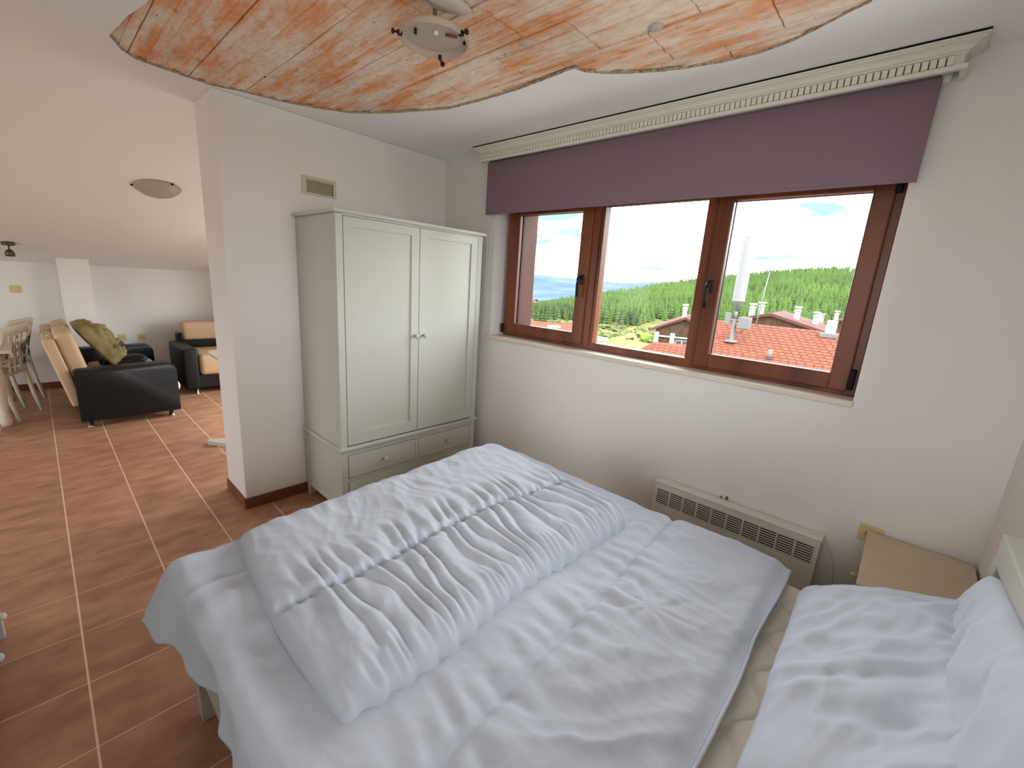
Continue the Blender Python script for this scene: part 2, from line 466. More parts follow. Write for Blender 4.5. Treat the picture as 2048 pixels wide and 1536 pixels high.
rim.add([(x, y, ZC) for x, y in hp] + [(x + .004 * math.sin(i * 1.7), y + .004 * math.cos(i * 2.3), ZC + TP + .006) for i, (x, y) in enumerate(hp)],
        [(i, (i + 1) % n, n + (i + 1) % n, n + i) for i in range(n)])
rim.build('torn_edge', m_edge, ceiling)
tag(M().box(XP0 - .1, XR + .2, YL - .2, YW + .3, ZC + .11, ZC + .3).build('ceiling_slab', m_grey), kind='structure')
# hollow clay blocks above the plaster: ribbed undersides, single objects
def block_mesh(k):
    rr = random.Random(k)
    L, Wd = .398, .244
    ys = [-Wd / 2]; nr = 4
    prof = []
    z_lo, z_hi = 0.0, 0.0045
    step = Wd / (nr * 2 - 1)
    y = -Wd / 2
    for r in range(nr * 2 - 1):
        z = (z_lo if r % 2 == 0 else z_hi) + rr.uniform(-.002, .002)
        prof += [(y, z), (y + step, z)]
        y += step
    poly = prof + [(Wd / 2, .09), (-Wd / 2, .09)]
    me = M().prism(poly, 'x', -L / 2, L / 2).mesh('clay_block')
    me.materials.append(m_clay)
    return me
bms = [block_mesh(k) for k in range(5)]
for j in range(8):
    y = .365 + .25 * j
    if y > 2.35: continue
    for i in range(9):
        x = 1.55 + .405 * i + (.2 if j % 2 else 0)
        if x > 4.75: continue
        if not (1.45 < x < 4.75 and .2 < y < 2.3): continue
        if x - .2 < XP1 and y + .13 > YP: x0 = x
        o = link('clay_block', random.choice(bms), None, ceiling, (x, y, ZC + TP + .004 + random.uniform(-.002, .003)))
        o.rotation_euler = (random.uniform(-.006, .006), random.uniform(-.004, .004), random.uniform(-.004, .004))
# mortar in the joints
mo = M().box(1.35, 4.98, .22, 2.4, ZC + TP + .016, ZC + .1)
mo.build('joint_mortar', m_clay, ceiling)
for (x, y, sx, sy) in ((3.36, 1.52, .036, .024), (3.23, 1.545, .018, .012), (3.82, 1.72, .03, .022)):
    bb = bmesh.new(); bmesh.ops.create_icosphere(bb, subdivisions=2, radius=1)
    for v in bb.verts: v.co = (v.co.x * sx, v.co.y * sy, v.co.z * .012)
    M().bm(bb, True).build('plaster_dab', m_grey, ceiling, (x, y, ZC + TP + .004))

# skirting tiles
def skirting(name, pts):
    o = empty(name, (pts[0][0], pts[0][1], 0), None, None); o['kind'] = 'structure'
    (x0, y0), (x1, y1), nx, ny = pts[0], pts[1], pts[2], pts[3]
    L = math.hypot(x1 - x0, y1 - y0); k = 0; s0 = 0
    while s0 < L - .01:
        s1 = min(L, s0 + T)
        ax, ay = x0 + (x1 - x0) * (s0 + .0015) / L, y0 + (y1 - y0) * (s0 + .0015) / L
        bx, by = x0 + (x1 - x0) * (s1 - .0015) / L, y0 + (y1 - y0) * (s1 - .0015) / L
        xs = sorted((ax, bx, ax + nx * .011, bx + nx * .011)); ys = sorted((ay, by, ay + ny * .011, by + ny * .011))
        p = M().box(xs[0] - x0, xs[-1] - x0, ys[0] - y0, ys[-1] - y0, 0.0, .078, bev=.0015, seg=1).build('skirting_tile', m_skirt, o)
        s0 = s1
skirting('baseboard_partition', ((XP1, YP - .011), (XP1, YW), 1, 0))
skirting('baseboard_partition_end', ((XP0 - .011, YP), (XP1, YP), 0, -1))
skirting('baseboard_far', ((XF, YL), (XF, PY0), 1, 0))
skirting('baseboard_far_right', ((XF, PY1), (XF, YW), 1, 0))
skirting('baseboard_pillar', ((PX1, PY0), (PX1, PY1), 1, 0))
skirting('baseboard_window', ((XP1 + .02, YW), (XR, YW), 0, -1))

# ------------------------------------------------------------------ window with three lights
win = empty('window_1', (3.435, 2.60, 1.2), None, None); win['kind'] = 'structure'
def wpart(m_, name, mt, parent=win):
    o = m_.build(name, mt)
    o.parent = parent
    o.matrix_parent_inverse = Matrix.Translation(-Vector(win.location)) if parent is win else Matrix()
    return o
YFa, YFb = 2.598, 2.668        # fixed frame depth
def frame_rect(x0, x1, z0, z1, wl, wr, wb_, wt, y0, y1, bev=.004):
    m_ = M()
    m_.box(x0, x0 + wl, y0, y1, z0, z1, bev); m_.box(x1 - wr, x1, y0, y1, z0, z1, bev)
    m_.box(x0 + wl - .002, x1 - wr + .002, y0 + .0005, y1 - .0005, z0, z0 + wb_, bev); m_.box(x0 + wl - .002, x1 - wr + .002, y0 + .0005, y1 - .0005, z1 - wt, z1, bev)
    return m_
# outer fixed frame with two mullions
fm = frame_rect(2.30, 4.60, 1.207, 2.22, .05, .05, .05, .06, YFa, YFb)
fm.box(3.03, 3.145, YFa + .001, YFb - .001, 1.25, 2.17, .004); fm.box(3.785, 3.90, YFa + .001, YFb - .001, 1.25, 2.17, .004)
wpart(fm, 'fixed_frame', m_wood)
# panes and sashes (x0,x1,z0,z1 of the visible glass)
def pane(x0, x1, z0, z1, y):
    wpart(M().box(x0 - .012, x1 + .012, y, y + .004, z0 - .012, z1 + .012), 'pane', m_glass)
    s = M(); t_ = .004
    for (a, b_, c, d) in ((x0 - t_, x0, z0 - t_, z1 + t_), (x1, x1 + t_, z0 - t_, z1 + t_), (x0, x1, z0 - t_, z0), (x0, x1, z1, z1 + t_)):
        s.box(a, b_, y - .006, y + .022, c, d)
    wpart(s, 'glazing_seal', m_rub)
def sash(x0, x1, z0, z1, o0, o1, p0, p1):
    """glass rectangle and outer rectangle of an opening sash"""
    m_ = frame_rect(o0, o1, p0, p1, x0 - o0, o1 - x1, z0 - p0, p1 - z1, 2.575, 2.625, .007)
    wpart(m_, 'sash', m_wood)
    pane(x0, x1, z0, z1, 2.612)
sash(2.429, 2.985, 1.312, 2.113, 2.322, 3.072, 1.232, 2.19)
sash(3.925, 4.490, 1.306, 2.113, 3.848, 4.568, 1.226, 2.19)
pane(3.140, 3.790, 1.254, 2.139, 2.640)
wpart(frame_rect(3.122, 3.806, 1.238, 2.157, .018, .016, .016, .018, 2.628, 2.645, .003), 'glazing_bead', m_wood)
wpart(M().box(3.072, 3.122, 2.588, 2.60, 1.232, 2.19, .003), 'cover_strip', m_wood)
def handle(x, z):
    h = M()
    h.box(x - .014, x + .014, 2.566, 2.576, z - .034, z + .034, .004)
    h.lathe([(.0, 0), (.0095, 0), (.0095, .04), (.0, .04)], 12, Matrix.Translation((x, 2.568, z + .012)), 'Y')
    h.tube([(x, 2.532, z + .018), (x, 2.528, z + .004), (x - .001, 2.527, z - .03), (x - .002, 2.53, z - .075), (x - .003, 2.534, z - .115)], [.009, .0105, .010, .0095, .0085], 10)
    wpart(h, 'handle', m_blackm)
handle(3.03, 1.674); handle(3.876, 1.674)
for x, z0, z1 in ((4.576, 1.24, 1.335), (4.576, 2.10, 2.18), (2.318, 1.232, 1.30)):
    h = M().box(x - .012, x + .012, 2.56, 2.60, z0, z1, .004)
    h.lathe([(.0, z0), (.007, z0), (.007, z1), (.0, z1)], 10, Matrix.Translation((x + .004, 2.562, 0)))
    wpart(h, 'hinge', m_rub)
# sill board, reveals, outer jambs
sill = M().box(WX0 - .012, WX1 + .004, YW - .022, 2.60, 1.178, 1.2065, .005)
wpart(sill, 'window_sill', m_sill)
oj = M()
oj.box(WX0 - .002, 2.335, 2.668, 2.90, 1.15, 2.26, .004); oj.box(4.565, WX1 + .03, 2.668, 2.90, 1.15, 2.26, .004); oj.box(2.335, 4.565, 2.668, 2.90, 2.20, 2.26, .004)
wpart(oj, 'outer_jamb', m_woodout)
wpart(M().box(2.335, 4.565, 2.668, 2.95, 1.15, 1.205, .003), 'outer_sill', m_alu)
# balcony door of the living part
dr = empty('door_1', (.15, 2.6, 0), None, None); dr['kind'] = 'structure'
fr = frame_rect(DX0, DX1, .01, DZ1, .08, .08, .10, .08, YFa, YFb); fr.box(-.225, -.125, YFa, YFb, .1, 1.73, .004)
o = fr.build('door_frame', m_wood); o.parent = dr; o.matrix_parent_inverse = Matrix.Translation((-.15, -2.6, 0))
for a, b_ in ((DX0 + .08, -.225), (-.125, DX1 - .08)):
    o = M().box(a, b_, 2.62, 2.624, .11, 1.72).build('pane', m_glass); o.parent = dr; o.matrix_parent_inverse = Matrix.Translation((-.15, -2.6, 0))

def plain_window(name, x0, x1, z0, z1, y):
    e = empty(name, ((x0 + x1) / 2, y, z0), None, None); e['kind'] = 'structure'
    f2 = frame_rect(x0, x1, z0, z1, .07, .07, .07, .07, y, y + .07); xm = (x0 + x1) / 2
    f2.box(xm - .06, xm + .06, y, y + .07, z0 + .06, z1 - .06, .004)
    cp_ = [f2.build('window_frame', m_wood)]
    for a, b_ in ((x0 + .07, xm - .06), (xm + .06, x1 - .07)): cp_.append(M().box(a, b_, y + .03, y + .034, z0 + .07, z1 - .07).build('pane', m_glass))
    for o in cp_: o.parent = e; o.matrix_parent_inverse = Matrix.Translation(-Vector(e.location))
plain_window('added_rear_window', RX0, RX1, RZ0, RZ1, YB - .14)  # unseen window added behind the camera for fill light
plain_window('added_side_window', SX0, SX1, SZ0, SZ1, YL - .14)  # unseen window added to brighten the living area
e = empty('added_right_window', (XR + .1, (QY0 + QY1) / 2, QZ0), None, None); e['kind'] = 'structure'  # unseen window added over the headboard for fill light
f2 = M(); y_ = XR + .07
for a, b_, c_, d_ in ((QY0, QY0 + .07, QZ0, QZ1), (QY1 - .07, QY1, QZ0, QZ1), (QY0 + .06, QY1 - .06, QZ0, QZ0 + .07), (QY0 + .06, QY1 - .06, QZ1 - .07, QZ1), (.90, 1.0, QZ0 + .06, QZ1 - .06)): f2.box(y_, y_ + .07, a, b_, c_, d_, .004)
cp_ = [f2.build('window_frame', m_wood)]
for a, b_ in ((QY0 + .07, .90), (1.0, QY1 - .07)): cp_.append(M().box(y_ + .03, y_ + .034, a, b_, QZ0 + .07, QZ1 - .07).build('pane', m_glass))
for o in cp_: o.parent = e; o.matrix_parent_inverse = Matrix.Translation(-Vector(e.location))
ev = M(); ev.box(1.7, XR + 1.2, YB - 1.5, YB - .2, 2.56, 2.75); ev.box(XF - .4, 1.7, YL - 1.2, YL - .2, 1.95, 2.1); ev.box(XR + .2, XR + 1.75, YB - 1.5, YW + .6, 2.40, 2.56)  # unseen eaves added to keep direct sun out of the added windows
tag(ev.build('added_eaves', m_woodout), kind='structure')

# ------------------------------------------------------------------ cornice and roller blind
cor = empty('curtain_cornice', (3.44, 2.40, 2.45), 'white moulded curtain cornice with a dentil row above the roller blind', 'cornice')
def cpart(m_, name, mt, base=cor):
    o = m_.build(name, mt); o.parent = base; o.matrix_parent_inverse = Matrix.Translation(-Vector(base.location)); return o
# profile: distance from the wall (d) against height; mitred ends
prof = [(.155, 2.552), (.155, 2.545), (.147, 2.545), (.147, 2.539), (.136, 2.537), (.125, 2.531), (.119, 2.524), (.119, 2.520), (.111, 2.520), (.111, 2.514), (.104, 2.511), (.104, 2.480), (.117, 2.477), (.117, 2.461), (.098, 2.461), (.098, 2.549)]
front = prof
cm = M()
X0c, X1c = 2.145 + .155, 4.727 - .155
def ring(d):   # three-sided path at distance d from the wall: left return, front, right return
    return [(X0c - d, YW), (X0c - d, YW - d), (X1c + d, YW - d), (X1c + d, YW)]
pts = []
for d, z in front: pts += [(x, y, z) for x, y in ring(d)]
nf = len(front)
fs = []
for i in range(nf):
    k = (i + 1) % nf
    for s_ in range(3): fs.append((i * 4 + s_, i * 4 + s_ + 1, k * 4 + s_ + 1, k * 4 + s_))
cm.add(pts, fs)
cm.box(X0c - .112, X1c + .112, YW - .112, YW, 2.540, 2.5515)
cpart(cm, 'moulding', m_corn)
cpart(M().box(X0c - .155, X1c + .155, YW - .1552, YW - .15, 2.5522, 2.5585), 'shadow_strip', m_dark)  # solid dark strip standing in for the shadow line above the cornice
cpart(M().box(2.181, 4.649, YW - .1048, YW - .1042, 2.4805, 2.5095), 'dentil_shade_strip', mat('cornice_groove_shade', rgb(120, 114, 104), .9, .1))  # darker strip paints the groove shade between the dentils
dent = M().box(-.0092, .0092, -.0050, .0050, 2.4802, 2.5095, .0008, 1).mesh('dentil'); dent.materials.append(m_corn)
for k in range(108):
    x = 2.19 + .0229 * k
    if x > 4.665: break
    o = link('dentil', dent, None, cor, (x - 3.44, YW - .1085 - 2.40, -2.45))
# blind
bl = empty('roller_blind', (3.41, 2.44, 2.11), 'dark brown roller blind half lowered over the window', 'blind')
cpart(M().box(2.195, 4.630, 2.4385, 2.4400, 2.116, 2.470), 'fabric', m_blind, bl)
cpart(M().box(2.195, 4.630, 2.4360, 2.4425, 2.108, 2.122, .002), 'hem_bar', m_blind, bl)
cpart(M().lathe([(.0, 2.21), (.024, 2.21), (.024, 4.62), (.0, 4.62)], 20, Matrix.Translation((0, 2.460, 2.490)), 'X'), 'roll', m_blind, bl)
cpart(M().box(4.622, 4.652, 2.445, 2.481, 2.452, 2.51, .004), 'bracket', m_whitepl, bl)
cpart(M().box(2.170, 2.186, 2.445, 2.481, 2.452, 2.51, .004), 'bracket', m_whitepl, bl)
ch = M()
ch.tube([(2.205, 2.455, 2.47), (2.215, 2.452, 2.1), (2.228, 2.45, 1.34), (2.235, 2.449, 1.305)], .0017, 6)
ch.tube([(2.222, 2.458, 2.47), (2.240, 2.455, 2.1), (2.247, 2.452, 1.34), (2.238, 2.449, 1.305)], .0017, 6)
cpart(ch, 'pull_chain', m_whitepl, bl)
cpart(M().lathe([(.0, 1.29), (.004, 1.292), (.005, 1.305), (.003, 1.315), (.0, 1.316)], 8, Matrix.Translation((2.236, 2.449, 0))), 'chain_weight', m_whitepl, bl)

# ------------------------------------------------------------------ wardrobe
wr = empty('wardrobe', (1.945, 1.82, 0), 'white two-door wardrobe with drawers below standing against the partition wall', 'wardrobe')
def wp(m_, name, mt=m_white, parent=None):
    o = m_.build(name, mt)
    if parent is None:
        o.parent = wr; o.matrix_parent_inverse = Matrix.Translation(-Vector(wr.location))
    else:
        o.parent = parent; o.matrix_parent_inverse = parent.matrix_parent_inverse.copy() if False else Matrix()
    return o
XB, XWF, YA, YBb = 1.672, 2.226, 1.248, 2.392
# carcass
c = M()
c.box(XB, XWF, YA + .004, YA + .024, .505, 1.945, .002)            # upper side panels, slightly inset
c.box(XB, XWF, YBb - .024, YBb - .004, .505, 1.945, .002)
c.box(XB, XB + .012, YA + .02, YBb - .02, .09, 1.945)
c.box(XB, XWF - .03, YA + .02, YBb - .02, 1.925, 1.945); c.box(XB, XWF - .03, YA + .02, YBb - .02, .49, .51); c.box(XB, XWF - .03, YA + .02, YBb - .02, .10, .115)
c.box(XB + .01, XWF - .01, YA + .004, YA + .022, .085, .50, .001); c.box(XB + .01, XWF - .01, YBb - .022, YBb - .004, .085, .50, .001)
wp(c, 'body')
# corner posts and rails of the front
p = M()
for ya, yb in ((YA, YA + .043), (YBb - .043, YBb)):
    p.box(XWF - .03, XWF + .002, ya, yb, .505, 1.945, .002)
    p.box(XWF - .03, XWF + .003, ya, yb, .0, .498, .002)
    p.box(XB, XB + .045, ya, yb, 0, .498, .002)
p.box(XWF - .03, XWF + .0015, YA + .04, YBb - .04, 1.936, 1.946)
p.box(XWF - .03, XWF + .001, YA + .04, YBb - .04, .463, .498); p.box(XWF - .03, XWF + .001, YA + .04, YBb - .04, .282, .298)
p.box(XWF - .03, XWF + .001, 1.814, 1.836, .298, .463); p.box(XWF - .03, XWF + .001, YA + .04, YBb - .04, .075, .102)
for ya, yb in ((YA - .0015, YA + .02), (YBb - .02, YBb + .0015)): p.box(XB, XWF, ya, yb, .075, .135, .002)
wp(p, 'frame')
wp(M().box(XB - .004, XWF + .026, YA - .020, YBb + .018, 1.946, 1.968, .004), 'top_board')
wp(M().box(XB - .004, XWF + .020, YA - .016, YBb + .016, .499, .521, .006), 'ledge')
def knob(x, y, z):
    return M().lathe([(.0, 0), (.007, 0), (.0065, .012), (.012, .018), (.0155, .025), (.0145, .033), (.008, .038), (.0, .039)], 16, Matrix.Translation((x, y, z)), 'X')
def door(y0, y1, z0, z1, ky, kz):
    dm = M(); st = .062; x0, x1 = XWF - .018, XWF + .002
    dm.box(x0, x1, y0, y0 + st, z0, z1, .0015); dm.box(x0, x1, y1 - st, y1, z0, z1, .0015)
    dm.box(x0, x1, y0 + st - .001, y1 - st + .001, z0, z0 + .082, .0015); dm.box(x0, x1, y0 + st - .001, y1 - st + .001, z1 - .056, z1, .0015)
    d = wp(dm, 'door')
    pn = M().box(XWF - .014, XWF - .008, y0 + st - .004, y1 - st + .004, z0 + .078, z1 - .05).build('door_panel', m_white)
    k = knob(XWF + .002, ky, kz).build('knob', m_white)
    for q in (pn, k): q.parent = d
door(1.2945, 1.8225, .5295, 1.934, 1.792, 1.222)
door(1.8265, 2.3465, .5295, 1.934, 1.862, 1.222)
def drawer(y0, y1, z0, z1, ks):
    d = wp(M().box(XWF - .02, XWF + .002, y0, y1, z0, z1, .0015), 'drawer')
    for ky, kz in ks:
        knob(XWF + .002, ky, kz).build('knob', m_white).parent = d
drawer(1.2955, 1.812, .302, .459, ((1.552, .381),))
drawer(1.838, 2.345, .302, .459, ((2.103, .381),))
drawer(1.2955, 2.345, .106, .278, ((1.562, .190), (2.103, .200)))
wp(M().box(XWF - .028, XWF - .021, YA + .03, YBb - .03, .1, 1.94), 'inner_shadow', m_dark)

# vent grille above the wardrobe
vg = empty('vent_grille', (XP1, 1.417, 2.155), 'cream vent grille with round perforations on the wall above the wardrobe', 'vent')
m_vent = mat('cream_vent', rgb(208, 198, 168), 0.5, 0.35)
f_ = M()
y0, y1, z0, z1 = 1.303, 1.532, 2.100, 2.212; a0, a1, c0, c1 = 1.333, 1.511, 2.114, 2.190
f_.box(0, .009, y0 - 1.417, a0 - 1.417, z0 - 2.155, z1 - 2.155, .002); f_.box(0, .009, a1 - 1.417, y1 - 1.417, z0 - 2.155, z1 - 2.155, .002)
f_.box(0, .009, a0 - 1.417, a1 - 1.417, z0 - 2.155, c0 - 2.155, .001); f_.box(0, .009, a0 - 1.417, a1 - 1.417, c1 - 2.155, z1 - 2.155, .001)
f_.build('vent_frame', m_vent, vg)
pf = M(); rr_ = .0068; dxh = .0118
for r in range(8):
    for q in range(16):
        cy = -.0838 + q * dxh + (dxh / 2 if r % 2 else 0); cz = -.0375 + r * .0102
        if cy > .093: continue
        vs = []
        for k in range(6):
            t = math.pi / 6 + k * math.pi / 3
            vs.append((.006, cy + rr_ * math.cos(t), cz + rr_ * math.sin(t)))
        for k in range(6):
            t = math.pi / 6 + k * math.pi / 3
            vs.append((.006, cy + .0044 * math.cos(t), cz + .0044 * math.sin(t)))
        pf.add(vs, [(k, (k + 1) % 6, 6 + (k + 1) % 6, 6 + k) for k in range(6)])
pf.build('perforated_plate', m_vent, vg)
M().box(.0005, .0015, a0 - 1.417, a1 - 1.417, c0 - 2.155, c1 - 2.155).build('duct_shade_sheet', m_dark, vg)  # black sheet paints the shade behind the perforations

# ------------------------------------------------------------------ convector heater
ht = empty('wall_heater', (4.215, 2.44, .2), 'white electric convector heater with a louvred grille under the window', 'heater')
def hp_(m_, name, mt=m_whitepl): return cpart(m_, name, mt, ht)
HX0, HX1, HY0, HZ1 = 3.80, 4.625, 2.405, .545
hb = M()
hb.box(HX0, HX1, HY0 + .004, HY0 + .016, .10, .385, .003)
hb.box(HX0, HX0 + .014, HY0 + .002, 2.478, .10, HZ1 - .012, .003); hb.box(HX1 - .014, HX1, HY0 + .002, 2.478, .10, HZ1 - .012, .003)
hb.box(HX0 - .004, HX1 + .004, HY0, 2.478, HZ1 - .016, HZ1, .005); hb.box(HX0, HX1, 2.466, 2.478, .10, HZ1 - .01)
hb.box(HX0 + .01, HX1 - .01, HY0 + .004, HY0 + .014, .500, HZ1 - .012); hb.box(HX0 + .01, HX1 - .01, HY0 + .004, HY0 + .014, .385, .402)
hp_(hb, 'casing')
hp_(M().box(HX0 + .014, HX1 - .014, HY0 + .030, HY0 + .034, .39, .51), 'interior_shade_sheet', m_dark)  # black sheet paints the shade behind the slats
NS = 10; pitch = (HX1 - HX0 - .036) / NS
slat = M().box(-pitch / 2 + .003, pitch / 2 - .003, -.0035, .0035, -.0026, .0026, .0006, 1).mesh('slat'); slat.materials.append(m_whitepl)
for i in range(NS):
    cx = HX0 + .018 + pitch * (i + .5)
    for j in range(8):
        link('slat', slat, None, ht, (cx - 4.215, HY0 + .009 - 2.44, .4065 + j * .0128 - .2))
div = M().box(-.0035, .0035, -.005, .005, -.05, .05, .001, 1).mesh('divider'); div.materials.append(m_whitepl)
for i in range(NS + 1):
    link('divider', div, None, ht, (HX0 + .018 + pitch * i - 4.215, HY0 + .0085 - 2.44, .451 - .2))
br = M().box(4.175, 4.185, 2.47, 2.485, HZ1 - .01, HZ1 + .016); br.box(4.15, 4.156, 2.47, 2.485, HZ1 - .01, HZ1 + .01)
hp_(br, 'wall_hook', m_skirt)
cw = M(); cw.tube([(4.62, 2.462, .52), (4.655, 2.464, .49), (4.688, 2.466, .42), (4.702, 2.466, .33), (4.70, 2.467, .22), (4.68, 2.468, .12)], .003, 8)
hp_(cw, 'power_cord')

# ------------------------------------------------------------------ sockets and switch
def socket(name, x, y, z, nrm, label, cat, kind):
    e = empty(name, (x, y, z), label, cat)
    rot = Matrix.Rotation({'-y': 0, '+x': math.pi / 2}[nrm], 4, 'Z')
    def pp(m_, n_, mt): o = m_.build(n_, mt, e); o.matrix_parent_inverse = rot; return o
    pp(M().box(-.041, .041, -.011, 0, -.041, .041, .004), 'face_plate', m_socket)
    if kind == 'power':
        pp(M().lathe([(.0, .0), (.021, .0), (.0215, .003), (.019, .0035), (.018, .0005), (.0, .0005)], 24, Matrix.Translation((0, -.011, 0)), 'Y'), 'socket_well', m_socket)
        h = M()
        for s_ in (-1, 1): h.lathe([(.0, 0), (.003, 0), (.003, .001), (.0, .001)], 10, Matrix.Translation((s_ * .0095, -.0112, 0)), 'Y')
        pp(h, 'pin_hole_shade', m_dark)
    elif kind == 'aerial':
        h = M()
        for s_ in (-1, 1): h.lathe([(.0, 0), (.006, 0), (.006, .002), (.0, .002)], 12, Matrix.Translation((s_ * .014, -.011, 0)), 'Y')
        pp(h, 'jack', m_dark)
    else:
        pp(M().box(-.026, .026, -.016, -.011, -.027, .027, .003), 'rocker', m_socket)
socket('power_socket', 4.782, YW, .622, '-y', 'ivory power socket on the wall behind the cream nightstand', 'socket', 'power')
socket('power_socket', XF, .742, .592, '+x', 'ivory round-hole power socket above the black sofa arm', 'socket', 'power')
socket('aerial_socket', XF, .942, .586, '+x', 'ivory twin-jack aerial socket next to the beige armchair', 'socket', 'aerial')
socket('light_switch', XF, -.108, 1.184, '+x', 'ivory light switch on the knee wall behind the dining table', 'switch', 'switch')

# ------------------------------------------------------------------ bedroom ceiling lamp
lp = empty('ceiling_lamp', (3.26, 1.142, 2.45), 'white lamp pan without its glass shade hanging under the bare clay ceiling', 'lamp')
M().lathe([(.0, .020), (.112, .020), (.117, .017), (.1185, .0), (.1235, .0), (.1225, .018), (.116, .026), (.0, .028)], 44, smooth=False).build('lamp_pan', m_lampglass, lp)
st = M(); st.lathe([(.0, .026), (.008, .026), (.008, .115), (.0, .115)], 12)
st.build('stem', m_chrome, lp)
M().lathe([(.0, .095), (.055, .100), (.06, .118), (.0, .12)], 24, Matrix.Translation((.05, -.10, 0))).build('ceiling_rose', m_grey, lp)
bbm = bmesh.new(); bmesh.ops.create_icosphere(bbm, subdivisions=3, radius=1)
for v in bbm.verts:
    k = 1 + .35 * float(pnoise(v.co.x * 2.3 + 3, v.co.y * 2.3 + v.co.z, 4))
    v.co = Vector((v.co.x * .04 * k, v.co.y * .085 * k, v.co.z * .022 * k))
M().bm(bbm, True, Matrix.Translation((.07, .0, .10)) @ Matrix.Rotation(-.3, 4, 'Z')).build('plaster_lump', m_grey, lp)
M().tube([(.045, .015, .016), (.075, .045, .012)], .005, 8).build('contact_rod', m_skirt, lp)
for x, y in ((-.015, -.07), (-.03, -.06), (.06, .09)):
    M().lathe([(.0, .010), (.005, .010), (.005, .02), (.0, .02)], 8, Matrix.Translation((x, y, 0))).build('contact_screw', m_blackm, lp)
M().lathe([(.0, .004), (.009, .005), (.007, .02), (.0, .02)], 12, Matrix.Translation((.035, -.02, 0))).build('lamp_socket', m_whitepl, lp)
for ax, ay, ln_ in ((-.064, -.115, .022), (-.090, .100, .050), (.096, .021, .022)):
    rot_ = Matrix.Rotation(math.atan2(ay, ax), 4, 'Z')
    k = M()
    k.lathe([(.0, 0), (.004, 0), (.004, ln_), (.0, ln_)], 8, rot_ @ Matrix.Translation((.121, 0, .005)), 'X')
    k.lathe([(.0, 0), (.0085, 0), (.009, .006), (.006, .009), (.0, .009)], 12, rot_ @ Matrix.Translation((.119 + ln_, 0, .005)), 'X')
    k.box(.112, .130, -.006, .006, -.004, .012, .002, mat=rot_)
    k.build('clip', m_blackm, lp)

# living-room lamp and spotlight on the sloped ceiling
SLA = math.atan((ZC - ZK) / (XP0 - XF))
lx, ly = -.10, .845
l2 = empty('ceiling_lamp', (lx, ly, slope_z(lx)), 'shallow bowl ceiling lamp fixed to the sloped ceiling over the living area', 'lamp')
l2.rotation_euler = (0, -SLA, 0)
M().lathe([(.0, -.075), (.06, -.070), (.115, -.048), (.15, -.020), (.16, -.004), (.155, -.002), (.0, -.002)], 36).build('glass_bowl', m_lampglass, l2)
for k in range(3):
    a = k * 2.094 + .5
    M().lathe([(.0, 0), (.007, 0), (.007, .016), (.0, .016)], 10, Matrix.Rotation(a, 4, 'Z') @ Matrix.Translation((.156, 0, -.012)), 'X').build('clip', m_blackm, l2)
sx_, sy_ = -2.065, -.081
sp = empty('ceiling_spotlight', (sx_, sy_, slope_z(sx_)), 'small bronze spotlight hanging from the sloped ceiling', 'lamp')
m_bronze = mat('bronze_metal', rgb(110, 96, 78), 0.35, 0.5, metal=0.8)
M().lathe([(.0, -.03), (.045, -.028), (.05, .0), (.0, .012)], 20).build('base', m_bronze, sp)
M().tube([(0, 0, -.02), (0, 0, -.08)], .007, 8).build('arm', m_bronze, sp)
M().lathe([(.0, -.135), (.034, -.135), (.036, -.10), (.018, -.07), (.0, -.068)], 16).build('spot_head', m_bronze, sp)

# ------------------------------------------------------------------ bed
BX0, BX1, BY0, BY1, ZM = 3.105, 5.085, .272, 1.872, .580      # mattress
bed = empty('double_bed', (4.1, 1.07, 0), 'white wooden double bed with a slatted headboard against the right wall', 'bed')
def bp_(m_, name, mt=m_white): return cpart(m_, name, mt, bed)
fr_ = M()
fr_.box(BX0 + .02, BX1, BY0 + .004, BY0 + .03, .20, .36, .003); fr_.box(BX0 + .02, BX1, BY1 - .03, BY1 - .004, .20, .36, .003)
fr_.box(BX0 + .02, BX0 + .05, BY0 + .03, BY1 - .03, .20, .36, .003)
fr_.box(BX0 + .05, BX1 - .02, BY0 + .03, BY1 - .03, .30, .33)
bp_(fr_, 'bed_frame')
for y0, y1 in ((BY0 - .006, BY0 + .05), (BY1 - .05, BY1 + .006)):
    bp_(M().box(3.094, 3.144, y0, y1, 0, .37, .003), 'leg')
    bp_(M().box(5.046, 5.10, y0, y1, 0, .928, .004), 'headboard_post')
bp_(M().box(5.045, 5.098, BY0 - .01, BY1 - .012, .925, 1.015, .005), 'top_rail')
bp_(M().box(5.055, 5.09, BY0 + .05, BY1 - .05, .40, .50, .003), 'lower_rail')
slm = M().box(-.011, .011, -.045, .045, -.225, .225, .003).mesh('headboard_slat'); slm.materials.append(m_white)
for k in range(10):
    link('headboard_slat', slm, None, bed, (5.072 - 4.1, BY0 + .12 + k * .151 - 1.07, .715))

